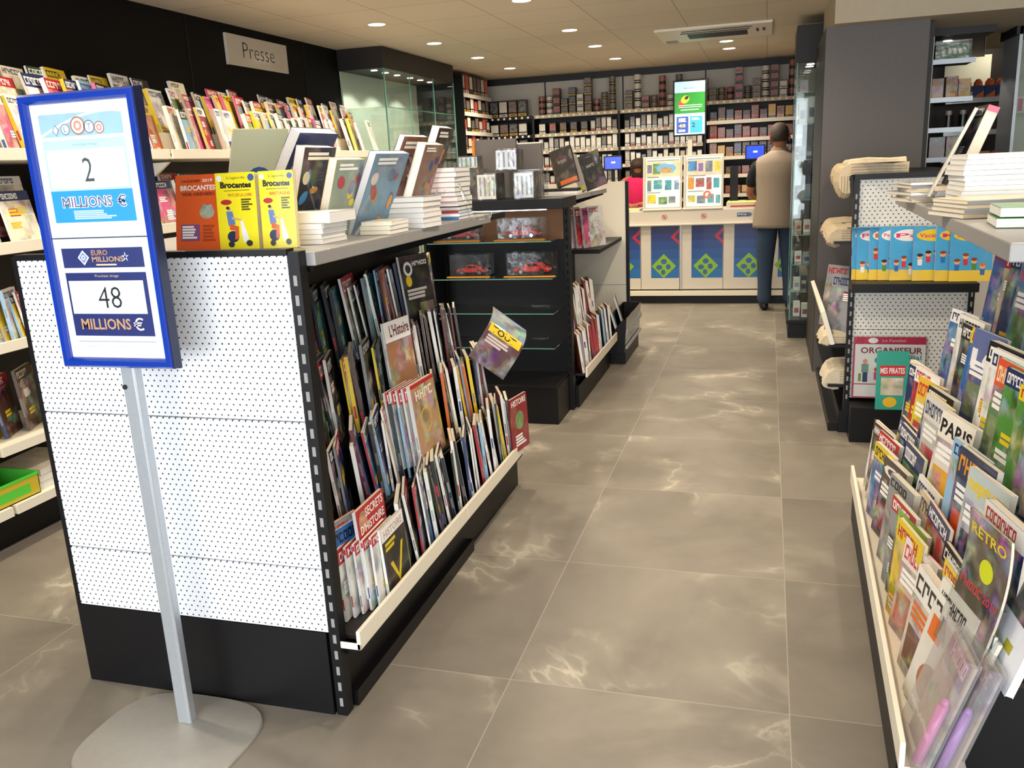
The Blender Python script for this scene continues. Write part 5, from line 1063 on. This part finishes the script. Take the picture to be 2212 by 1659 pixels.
for i, (x, y, a, w_, wd, pos) in enumerate(WB):
    mag(place(x, y, .847, R(a), R(7)), .19 if i > 4 else .17, .265, .008, 'blue', spine='red' if i % 2 else 'white', art=art_kids(i, wd, 'e2c21e' if i > 4 else 'e9e4da', 'd8307a' if i != 2 else 'd8691f'), cat='workbook', name='workbook', label='blue holiday workbook on the black end shelf, %s' % ('with the yellow oval title' if i == 5 else ordn(i + 1) + ' from the left'), group='blue holiday workbooks', rnd=random.Random(i))
def art_org(b, w, h, y):
    b.rect(0, w, 0, h, y, lin('e6e3e0')); b.rect(0, w, h * .88, h, y - .0003, lin('b8244a')); b.ell(w * .27, h * .94, w * .07, h * .045, y - .0005, WHITE); b.text('Le Familial', w * .4, w * .72, h * .92, h * .96, y - .0005, lin('e8c0c8'), bold=0)
    b.text('ORGANISEUR', w * .1, w * .96, h * .73, h * .83, y - .0004, lin('7a2040'), bold=.02); b.text('familial', w * .56, w * .95, h * .63, h * .71, y - .0004, lin('3f9a9a'))
    b.ell(w * .17, h * .6, w * .035, h * .04, y - .0004, lin('d89a78')); b.rect(w * .12, w * .22, h * .42, h * .56, y - .0004, lin('7a9a90')); b.rect(w * .14, w * .21, h * .26, h * .42, y - .0004, lin('27406a')); b.ell(w * .4, h * .62, w * .1, h * .07, y - .0004, lin('3f9a9a')); b.ell(w * .33, h * .47, w * .03, h * .035, y - .0004, lin('c9403a')); b.rect(w * .3, w * .36, h * .3, h * .43, y - .0004, lin('d8408a')); b.rect(w * .08, w * .12, h * .27, h * .4, y - .0004, lin('6f9a3a'))
    b.rect(0, w, h * .22, h * .235, y - .0004, lin('b8244a')); b.rect(0, w, 0, h * .02, y - .0004, lin('b8244a')); b.rect(0, w * .02, 0, h, y - .0005, lin('b8244a'))
t = mag(place(.455, 4.70, .192 + .03, R(0), R(3)), .345, .325, .008, 'white', spine='dark red', art=art_org, cat='calendar', name='family_organiser', label='white and dark pink family organiser leaning on the perforated end panel', rnd=random.Random(1), pagem='pagesw')
P('plastic_wrap', lambda b: b.box(-.002, .347, -.004, .010, -.002, .327), 'film', t)
def art_teal(b, w, h, y):
    b.rect(0, w, 0, h, y, lin('35a08c')); b.rect(w * .1, w * .9, h * .58, h * .76, y - .0003, lin('c8303a')); b.text('MES PIRATES', w * .12, w * .88, h * .62, h * .72, y - .0005, WHITE); b.rect(w * .15, w * .85, h * .25, h * .55, y - .0003, lin('d9d0b0', .5)); b.ell(w * .45, h * .13, w * .22, h * .09, y - .0004, lin('e8b82a'))
mag(place(.555, 4.55, .192 + .01, R(2), R(4)), .15, .30, .012, 'teal', spine='teal', art=art_teal, cat='book', name='activity_book', label='teal activity book with yellow disc in front of the family organiser', rnd=random.Random(1))
# newspapers drooping over the side of the rack
def droopy(name, x, y, z, w, d, label, group, seed, over=.12, t=.03, col='cdb896', heads=True):
    """folded newspapers lying on the deck, their fold hanging rounded over the edge towards the aisle"""
    rnd = random.Random(seed); b = MB(); m_ = 9; V = []; F_ = []; lay = [rnd.uniform(-.004, .004) for _ in range(12)]
    for j in range(m_ + 1):
        yy = d * j / m_; wob = rnd.uniform(-.005, .005); ov = over + rnd.uniform(-.012, .012)
        prof = [(w, 0), (w * .5, .002), (0, 0), (-.004, -ov * .5), (0, -ov)]
        prof += [(-t * .35, -ov - .006), (-t * .8, -ov + .004), (-t, -ov * .7 + .004), (-t - .004, -ov * .3), (-t * .92, t * .35), (-t * .68, t * .72), (-t * .3, t * .95), (w * .3, t + .003), (w * .7, t - .004), (w, t)]
        for i, (px, pz) in enumerate(prof): V.append((px + wob + lay[i % 12] * .25, yy, pz + wob + lay[(i * 5) % 12] * .35))
    k = len(prof)
    for j in range(m_):
        for i in range(k): F_.append((j * k + i, j * k + (i + 1) % k, (j + 1) * k + (i + 1) % k, (j + 1) * k + i))
    F_ += [tuple(range(k))[::-1], tuple(range(m_ * k, (m_ + 1) * k))]
    b.mesh(V, F_, lin(col, .85))
    for q in range(1, int(t / .012)):                         # the edges of the single copies on the near end
        zz = t * q / int(t / .012); b.box(.002, w * .98, -.0012, .0, zz - .0012, zz + .0004, lin('7a6a52'))
        b.box(-zz - .001, -zz + .001, -.0012, 0, -over * .9, 0, lin('7a6a52'))
    if heads:
        b.M = Matrix.Translation((0, 0, t + .006)) @ Matrix.Rotation(R(-90), 4, 'X'); b.rect(w * .1, w * .8, -d * .35, -d * .1, 0, lin('3a3a5a', .6)); b.M = Matrix()
    o = b.build(name, 'news', smooth=False); o.location = (x, y, z); return tag(o, label, 'newspaper', group)
G = 'newspapers drooping over the side of the rack'
droopy('newspaper', .405, 4.80, 1.366, .27, .34, 'newspaper pile drooping over the top corner of the rack with perforated end', G, 1, over=.10, t=.055)
droopy('newspaper', .41, 4.84, 1.424, .26, .30, 'upper newspaper with navy headline box on the top corner of the rack', G, 2, over=.02, t=.02, col='d6c6a6')
droopy('newspaper', .42, 5.25, 1.366, .30, .5, 'newspaper pile further back on top of the rack with perforated end', G, 3, over=.07, t=.05)
droopy('newspaper', .375, 4.82, 1.035, .22, .34, 'thick newspaper bundle drooping from the upper side tray of the rack', G, 4, over=.02, t=.065, col='c9b594')
droopy('newspaper', .38, 5.25, 1.035, .22, .4, 'second newspaper bundle further along the upper side tray', G, 5, over=.02, t=.06, col='c4b08f')
droopy('newspaper', .345, 4.82, .485, .25, .3, 'flat newspaper bundle on the middle side tray of the rack', G, 6, over=.01, t=.05, col='cfc0a2', heads=False)
droopy('newspaper', .40, 4.82, .265, .2, .3, 'pale newspaper bundle on the lowest side tray of the rack', G, 7, over=.02, t=.08, col='d6c8ae', heads=False)
for i, y in enumerate((4.99, 5.4)):
    mag(place(.315, y, .485, R(-48), R(10)), .19, .36, .016, 'grey', spine='beige', label='grey glossy magazine leaning in the cream lipped side pocket, %s' % ('nearer', 'further')[i], group='magazines in the side pocket', rnd=random.Random(30 + i), parts=False)

# ------------------------------------------------------------------ narrow glass case next to the pillar
g = empty('glass_display_case', (0, 0, 0), 0, 'narrow tall glass case with black header and plinth left of the grey pillar', 'showcase')
P('plinth', lambda b: (b.box(.19, .44, 7.36, 7.9, 0, .12), b.box(.175, .44, 7.34, 7.9, .12, .15)), 'black', g, bevel=.003)
P('header', lambda b: b.box(.19, .44, 7.34, 7.9, 2.16, 2.43), 'blackw', g, bevel=.003)
P('back_panel', lambda b: b.box(.41, .44, 7.36, 7.9, .15, 2.16), 'black', g)
P('glass_front', lambda b: b.box(.20, .405, 7.355, 7.36, .15, 2.16), 'glass', g)
P('glass_side', lambda b: b.box(.195, .20, 7.36, 7.89, .15, 2.16), 'glass', g)
P('glass_back', lambda b: b.box(.2, .41, 7.885, 7.89, .15, 2.16), 'glass', g)
P('glass_edge', lambda b: (b.box(.193, .203, 7.35, 7.36, .15, 2.16), b.box(.193, .2, 7.885, 7.895, .15, 2.16)), 'gedge', g)
for z in (1.94, 1.70, 1.43, 1.12, .84, .6, .38): P('glass_shelf', lambda b: (b.box(.203, .405, 7.37, 7.88, z, z + .007, None, 0), b.box(.203, .405, 7.366, 7.37, z, z + .007, None, 1)), ['glass', 'gedge'], g)
P('spot_lamp', lambda b: [b.cyl((.3, y, 2.159), (.3, y, 2.155), .03, n=14) for y in (7.5,)], 'led', g); P('spot_lamp', lambda b: b.cyl((.3, 7.7, 2.159), (.3, 7.7, 2.155), .03, n=14), 'led', g)
rnd = random.Random(5)
cols = ['f0ece4', 'e9e6e0', '8f9aa8', '2a3550', 'c9b89a', 'b3404a', 'd9d4cc', '5a6a7a']
k = 0
for z, n, h in ((1.708, 2, .2), (1.438, 3, .14), (1.128, 3, .10), (.848, 2, .12), (.608, 3, .1), (.388, 3, .11), (.152, 2, .13), (1.948, 1, .12)):
    for i in range(n):
        k += 1; c_ = 'f2efe9' if z == 1.708 else rnd.choice(cols); hh = h * rnd.uniform(.7, 1.1); x = .225 + i * .062 + rnd.uniform(0, .01); y = 7.42 + rnd.uniform(0, .3)
        b = MB(); b.box(0, .052, 0, .08, 0, hh, lin(c_, .85)); b.rect(.008, .044, hh * .25, hh * .6, -.0005, lin(rnd.choice(['2a3550', '8f9aa8', 'b3404a', 'c9b89a']), .7))
        o = b.build('gift_box', 'paper'); o.location = (x, y, z); tag(o, 'small boxed gift in the narrow glass case, %s on glass level %s from the top' % (ordn(i + 1), ordn([1.948, 1.708, 1.438, 1.128, .848, .608, .388, .152].index(z) + 1)), 'box', 'small boxed gifts in the narrow glass case')

# ------------------------------------------------------------------ shelving far right, seen above the rack
g = empty('side_wall_shelving', (0, 0, 0), 0, 'dark shelving with black lit canopy and cream edge right of the grey pillar', 'shop shelving')
P('canopy', lambda b: b.prism([(1.02, 6.75), (1.43, 6.75), (1.43, 7.1), (1.75, 8.6), (1.02, 8.6)], 2.21, 2.4), 'blackw', g)
P('cream_edge', lambda b: b.box(1.045, 1.065, 6.78, 6.82, 1.2, 2.27), 'cream', g)
P('side_board', lambda b: b.box(1.0, 1.04, 6.8, 8.5, .1, 2.2), 'blackw', g)
P('back_board', lambda b: b.box(1.04, 3.1, 8.95, 9.0, 0, 2.3), 'blackw', g)
P('white_board', lambda b: b.box(1.50, 1.87, 8.90, 8.93, 1.93, 2.25), 'lightpanel', g)
for z in (2.05, 1.80, 1.60, 1.40): P('shelf', lambda b: (b.box(1.065, 1.33, 6.8, 7.1, z - .012, z), b.box(1.065, 1.33, 6.79, 6.8, z - .02, z + .012, None, 1)), ['black', 'silver'], g)
for z in (1.86, 1.60, 1.38): P('shelf', lambda b: (b.box(1.42, 1.98, 8.3, 8.85, z - .02, z), b.box(1.42, 1.98, 8.29, 8.3, z - .035, z + .005, None, 1)), ['black', 'silver'], g)
for i, x in enumerate((1.2, 1.3)): P('spot_lamp', lambda b: b.cyl((x, 7.1 + i * .3, 2.209), (x, 7.1 + i * .3, 2.205), .03, n=14), 'led', g)
for i in range(2):
    l = bpy.data.lights.new('canopy_lamp', 'SPOT'); l.energy = 4; l.spot_size = R(120); l.color = (1, .9, .75)
    o = bpy.data.objects.new('canopy_lamp', l); o.location = (1.2 + .1 * i, 7.15 + .4 * i, 2.18); C.objects.link(o); o.parent = g
b = MB(); b.box(1.09, 1.30, 6.86, 6.95, 1.99 + .062, 2.16, lin('2f7a35', .7)); [b.ell(1.14 + .035 * i, 2.115, .012, .02, 6.859, lin('e9dcc8')) for i in range(4)]
tag(b.build('crisp_packet', 'paper'), 'green packet with pale ovals on the top shelf beside the cream edge', 'packet')
tag(P('plastic_bag', lambda b: b.box(1.085, 1.31, 6.84, 6.97, 2.052, 2.185), 'film'), 'clear crinkled bag around the green packet on the top shelf', 'bag')
for i, (x, c_, h_) in enumerate(((1.08, 'b98a5a', .14), (1.17, 'a8703a', .15), (1.25, 'c9a070', .13))):
    b = MB(); b.box(x, x + .075, 6.86, 6.98, 1.802, 1.802 + h_, lin(c_, .5)); b.rect(x + .01, x + .06, 1.81, 1.84, 6.859, lin('e2a81e', .8)); tag(b.build('snack_bag', 'film' if False else 'paper'), 'brown snack bag on the second shelf beside the cream edge, %s from the left' % ordn(i + 1), 'bag', 'brown snack bags')
for i in range(2):
    b = MB(); b.box(1.09 + .11 * i, 1.19 + .11 * i, 6.86, 6.98, 1.402, 1.55, lin(('8a7a6a', 'c9b8a0')[i], .5)); tag(b.build('snack_box', 'paper'), ('grey brown snack box on the lowest shelf beside the cream edge', 'pale snack box on the lowest shelf right of the brown one')[i], 'box')
for i in range(5):
    c_ = ['4a7a2a', '4a7a2a', 'd8601f', 'd8601f', 'd8601f'][i]
    b = MB(); b.box(1.46 + i * .085, 1.54 + i * .085, 8.32, 8.4, 1.862, 1.96, lin('22356a')); b.poly([(1.46 + i * .085, 1.865), (1.54 + i * .085, 1.865), (1.54 + i * .085, 1.92)], 8.3195, lin('d8703a' if i > 1 else 'd8c89a')); b.loft([[(1.462 + i * .085 + (.02 if q in (0, 3) else .056), 8.33 + (.0 if q < 2 else .06), z_) for q in (0, 1, 2, 3)] for z_ in (1.96, 2.0)], lin(c_))
    b.loft([[(1.5 + i * .085 + s_ * math.cos(a) * .036, 8.36 + s_ * math.sin(a) * .036, z_) for a in [R(45 * q) for q in range(8)]] for z_, s_ in ((1.96, 1), (1.99, .9), (2.015, .4))], lin(c_))
    tag(b.build('snack_carton', 'paper'), '%s topped navy snack carton on the far right shelf, %s from the left' % ('green' if i < 2 else 'orange', ordn(i + 1)), 'carton', 'navy snack cartons')
for i in range(4):
    b = MB(); b.cyl((1.47 + i * .11, 8.4, 1.602), (1.47 + i * .11, 8.4, 1.74), .035, n=14, col=lin('1c1a1c')); b.cyl((1.47 + i * .11, 8.4, 1.74), (1.47 + i * .11, 8.4, 1.775), .024, n=14, col=lin('e8d8c8')); tag(b.build('capped_bottle', 'paper'), 'dark bottle with pale cap on the far right shelf, %s from the left' % ordn(i + 1), 'bottle', 'dark bottles with pale caps')
for i in range(6):
    b = MB(); b.box(1.45 + i * .09, 1.53 + i * .09, 8.35, 8.45, 1.382, 1.43, lin(['c9404a', 'e9e4da', '8a5a9a', 'c9a070', 'b3404a', 'd8d0c0'][i], .6)); tag(b.build('sweet_packet', 'paper'), 'small sweet packet on the lowest far right shelf, %s from the left' % ordn(i + 1), 'packet', 'sweet packets on the far right shelf')
g = empty('glass_cabinet', (0, 0, 0), 0, 'pale lit glass cabinet at the right edge beyond the grey pillar', 'showcase')
P('back_panel', lambda b: b.box(1.64, 2.3, 7.35, 7.37, 1.2, 2.2), 'lightpanel', g)
P('frame', lambda b: (b.box(1.62, 1.64, 6.95, 7.37, 0, 2.25),), 'silver', g)
P('header', lambda b: b.box(1.6, 2.3, 6.95, 7.4, 2.2, 2.35), 'blackw', g)
P('base', lambda b: b.box(1.64, 2.3, 6.97, 7.37, 0, 1.2), 'counter', g)
P('glass_front', lambda b: b.box(1.64, 2.3, 6.96, 6.965, 1.2, 2.2), 'glass', g)
for z in (1.93, 1.68): P('glass_shelf', lambda b: b.box(1.645, 2.3, 6.97, 7.34, z, z + .007), 'glass', g)
b = MB(); b.box(1.66, 1.76, 7.05, 7.1, 1.688, 1.80, lin('c9c4c0', .8)); b.rect(1.672, 1.70, 1.70, 1.785, 7.0495, lin('b8244a')); tag(b.build('gift_box', 'paper'), 'small white and red box on the lower glass shelf of the pale cabinet', 'box')
t = empty('snack_counter', (1.1, 5.9, 0), 0, 'low counter of wrapped sweets behind the white pile at the right', 'counter')
P('cabinet', lambda b: b.box(0, 1.1, .0, .5, 0, 1.28), 'counter', t); P('shelf_rail', lambda b: b.box(0, 1.1, -.02, 0, 1.35, 1.40), 'brown', t)
for i in range(8):
    rnd = random.Random(i + 900); n = 10
    pts = [[(.04 * s_ * math.cos(2 * math.pi * q / n) * rnd.uniform(.8, 1.2), .04 * s_ * math.sin(2 * math.pi * q / n) * rnd.uniform(.8, 1.2), zz) for q in range(n)] for zz, s_ in ((0, .8), (.03, 1.1), (.07, 1), (.10, .35), (.12, .6))]
    b = MB(); b.loft(pts, lin(['c9a060', 'd8c090', 'b98a4a', '8a5a9a'][i % 4], .5)); o = b.build('wrapped_sweets', 'paper', smooth=True); o.location = (1.15 + i * .1, 6.0, 1.281); tag(o, 'twisted clear bag of golden sweets behind the white pile, %s from the left' % ordn(i + 1), 'bag of sweets', 'bags of golden sweets')

# ------------------------------------------------------------------ people
def skinned(name, vs, es, mat, parent=None, root=0, sub=2):
    me = bpy.data.meshes.new(name); me.from_pydata([v[:3] for v in vs], es, []); o = bpy.data.objects.new(name, me); C.objects.link(o)
    me.materials.append(M[mat]); o.modifiers.new('skin', 'SKIN')
    for i, v in enumerate(vs):
        d = me.skin_vertices[0].data[i]; d.radius = (v[3], v[4] if len(v) > 4 else v[3]); d.use_root = (i == root)
    o.modifiers['skin'].use_smooth_shade = True; s_ = o.modifiers.new('sub', 'SUBSURF'); s_.levels = sub; s_.render_levels = sub
    if parent: o.parent = parent
    return o
def hand(vs, es, wrist, dirv, sidev, s_=1):
    """palm and five unequal fingers rooted at the wrist index"""
    d = Vector(dirv).normalized(); sd = Vector(sidev).normalized(); dn = Vector((0, 0, -1)); w0 = Vector(vs[wrist][:3])
    p = w0 + d * .05; i = len(vs); vs.append((*p, .03, .014)); es.append((wrist, i))
    for k, L in enumerate((.075, .085, .08, .06)):
        q = p + d * .035 + sd * (.03 - .02 * k); j = len(vs); vs.append((*q, .009)); es.append((i, j))
        q2 = q + d * L * .5 + dn * .006; vs.append((*q2, .0085)); es.append((j, j + 1)); q3 = q2 + d * L * .4 + dn * .018; vs.append((*q3, .0075)); es.append((j + 1, j + 2))
    q = w0 + d * .025 + sd * .038; j = len(vs); vs.append((*q, .011)); es.append((wrist, j)); q2 = q + d * .035 + sd * .012; vs.append((*q2, .009)); es.append((j, j + 1))
def ringz(cx, cy, z, rx, ry, n=20, ph=0): return [(cx + rx * math.cos(2 * math.pi * i / n + ph), cy + ry * math.sin(2 * math.pi * i / n + ph), z) for i in range(n)]
mn = empty('person', (.10, 8.72, 0), 0, 'person in beige sleeveless vest, dark t-shirt and jeans leaning at the counter, seen from behind', 'person')
vs = [(.0, 0, .95, .13, .11), (0, .01, 1.10, .13, .10), (0, .02, 1.28, .14, .10), (0, .03, 1.42, .12, .09), (0, .04, 1.50, .058, .055), (.0, .055, 1.565, .06, .06), (.0, .065, 1.63, .078, .09), (.005, .06, 1.70, .072, .088), (.01, .05, 1.745, .04, .05),
      (.07, .07, 1.64, .02, .02), (.098, .078, 1.625, .012, .012),
      (-.17, .03, 1.43, .055, .055), (-.235, .06, 1.29, .045, .045), (-.27, .12, 1.14, .038, .038), (-.25, .26, 1.09, .032, .032), (-.225, .36, 1.065, .024, .020),
      (.18, .04, 1.43, .055, .055), (.25, .08, 1.28, .045, .045), (.27, .16, 1.13, .038, .038), (.2, .28, 1.10, .032, .032), (.13, .36, 1.07, .024, .02),
      (-.09, 0, .86, .085, .085), (-.10, .0, .5, .06, .06), (-.10, 0, .12, .045, .045), (.10, .02, .86, .085, .085), (.12, .03, .5, .06, .06), (.13, .05, .12, .045, .045)]
es = [(0, 1), (1, 2), (2, 3), (3, 4), (4, 5), (5, 6), (6, 7), (7, 8), (6, 9), (9, 10), (3, 11), (11, 12), (12, 13), (13, 14), (14, 15), (3, 16), (16, 17), (17, 18), (18, 19), (19, 20), (0, 21), (21, 22), (22, 23), (0, 24), (24, 25), (25, 26)]
hand(vs, es, 15, (.25, 1, -.1), (1, -.2, 0)); hand(vs, es, 20, (-.3, 1, -.1), (-1, -.2, 0))
skinned('body', vs, es, 'skin', mn)
skinned('jeans', [(0, .0, .93, .125, .10), (-.085, 0, .84, .105, .11), (-.10, .0, .66, .092, .1), (-.105, .005, .47, .078, .085), (-.105, -.005, .25, .066, .07), (-.105, -.01, .055, .068, .075), (.09, .02, .84, .105, .11), (.11, .025, .66, .09, .1), (.12, .035, .47, .078, .085), (.13, .04, .25, .066, .07), (.135, .045, .055, .066, .072)],
        [(0, 1), (1, 2), (2, 3), (3, 4), (4, 5), (0, 6), (6, 7), (7, 8), (8, 9), (9, 10)], 'denim', mn)
for sx, x, y in ((-1, -.105, -.01), (1, .135, .045)):
    skinned('shoe', [(x, y - .03, .045, .045, .045), (x, y + .06, .045, .046, .042), (x + sx * .015, y + .16, .035, .045, .032), (x + sx * .02, y + .22, .03, .03, .025)], [(0, 1), (1, 2), (2, 3)], 'shoe', mn)
def f(b):
    R_ = [ringz(.0, .01, .81, .225, .19), ringz(0, .01, .84, .224, .188), ringz(0, .005, .95, .212, .172), ringz(0, .01, 1.10, .19, .145), ringz(0, .02, 1.28, .205, .15), ringz(0, .03, 1.40, .215, .14), ringz(0, .035, 1.455, .19, .115), ringz(0, .04, 1.49, .11, .085), ringz(0, .045, 1.515, .075, .07)]
    b.loft(R_, cap=False)
o = P('vest', f, 'vest', mn, smooth=True); s_ = o.modifiers.new('solid', 'SOLIDIFY'); s_.thickness = .008; s_.offset = 1
P('vest_yoke_seam', lambda b: b.loft([ringz(0, .03, 1.30, .2155, .1585), ringz(0, .03, 1.305, .2155, .1585)], cap=False), 'denim' if False else 'vest', mn)
P('collar', lambda b: b.loft([ringz(0, .045, 1.50, .082, .076), ringz(0, .045, 1.545, .072, .07)], cap=False), 'vest', mn, smooth=True)
skinned('sleeve', [(-.165, .03, 1.435, .075, .075), (-.225, .055, 1.32, .066, .066), (-.262, .10, 1.185, .056, .056)], [(0, 1), (1, 2)], 'tee', mn)
skinned('sleeve', [(.175, .04, 1.435, .075, .075), (.235, .07, 1.32, .066, .066), (.265, .12, 1.185, .056, .056)], [(0, 1), (1, 2)], 'tee', mn)
def f(b):
    rings = []
    for z_, rx, ry, cy in ((1.60, .070, .075, .035), (1.64, .084, .095, .04), (1.69, .088, .102, .045), (1.735, .074, .09, .05), (1.765, .045, .06, .05), (1.775, .012, .02, .05)):
        rings.append([(p[0] - .006, p[1] if p[1] < .10 or z_ > 1.71 else .10, p[2]) for p in ringz(0, cy, z_, rx, ry)])
    b.loft(rings)
P('hair', f, 'greyhair', mn, smooth=True)
for sx in (-1, 1): P('ear', lambda b: b.loft([ringz(sx * .088, .075, z_, .008, r_, 10) for z_, r_ in ((1.60, .006), (1.62, .014), (1.645, .018), (1.66, .010))]), 'skin', mn, smooth=True)
for sx in (-1, 1): P('eye', lambda b: b.loft([ringz(sx * .03, .148, z_, r_, r_ * .6, 8) for z_, r_ in ((1.648, .002), (1.655, .008), (1.662, .002))]), 'white', mn, smooth=True)
P('mouth', lambda b: b.box(-.02, .02, .146, .152, 1.588, 1.593), 'redcar', mn)

sl = empty('person', (-1.40, 9.92, 0), R(0), 'dark haired person in a magenta top bending behind the counter, left of the poster stands', 'person')
vs = [(0, 0, .78, .13, .11), (0, -.01, .95, .125, .1), (0, -.02, 1.12, .13, .1), (0, -.03, 1.26, .11, .085), (.0, -.055, 1.33, .05, .05), (.01, -.075, 1.38, .06, .065), (.01, -.085, 1.43, .072, .08), (.01, -.08, 1.475, .045, .05), (.01, -.16, 1.405, .013, .013),
      (-.16, -.03, 1.27, .05, .05), (-.20, -.07, 1.14, .04, .04), (-.2, -.14, 1.02, .034, .034), (-.13, -.22, 1.02, .028, .028), (-.09, -.27, 1.02, .022, .018),
      (.16, -.03, 1.26, .05, .05), (.19, -.08, 1.12, .04, .04), (.16, -.16, 1.02, .034, .034), (.1, -.23, 1.02, .028, .028), (.05, -.27, 1.02, .022, .018), (-.08, 0, .6, .08, .08), (-.08, 0, .1, .05, .05), (.08, 0, .6, .08, .08), (.08, 0, .1, .05, .05)]
es = [(0, 1), (1, 2), (2, 3), (3, 4), (4, 5), (5, 6), (6, 7), (6, 8), (3, 9), (9, 10), (10, 11), (11, 12), (12, 13), (3, 14), (14, 15), (15, 16), (16, 17), (17, 18), (0, 19), (19, 20), (0, 21), (21, 22)]
hand(vs, es, 13, (.4, -1, 0), (1, .3, 0)); hand(vs, es, 18, (-.4, -1, 0), (-1, .3, 0))
skinned('body', vs, es, 'skin', sl)
def f(b): b.loft([ringz(0, 0, .76, .17, .14), ringz(0, -.01, .95, .165, .135), ringz(0, -.02, 1.12, .18, .14), ringz(0, -.03, 1.23, .185, .125), ringz(0, -.04, 1.285, .15, .1), ringz(0, -.05, 1.315, .085, .07)], cap=False)
P('top', f, 'pinkshirt', sl, smooth=True)
skinned('sleeve', [(-.14, -.03, 1.265, .075, .075), (-.195, -.06, 1.17, .06, .06)], [(0, 1)], 'pinkshirt', sl)
skinned('sleeve', [(.14, -.03, 1.26, .072, .072), (.185, -.07, 1.15, .06, .06)], [(0, 1)], 'pinkshirt', sl)
def f(b): b.loft([[(p[0], max(p[1], -.125) if z_ < 1.40 else p[1], p[2]) for p in ringz(.01, -.078, z_, rx, ry)] for z_, rx, ry in ((1.30, .07, .06), (1.36, .083, .08), (1.395, .088, .09), (1.41, .09, .108), (1.465, .086, .105), (1.50, .06, .065), (1.515, .02, .02))])
P('hair', f, 'hair', sl, smooth=True)

o = SINK.build('far_magazines', ['paper', 'pages']); tag(o, 'many small magazines at the far end of the wall press shelving', 'magazines', kind='stuff')
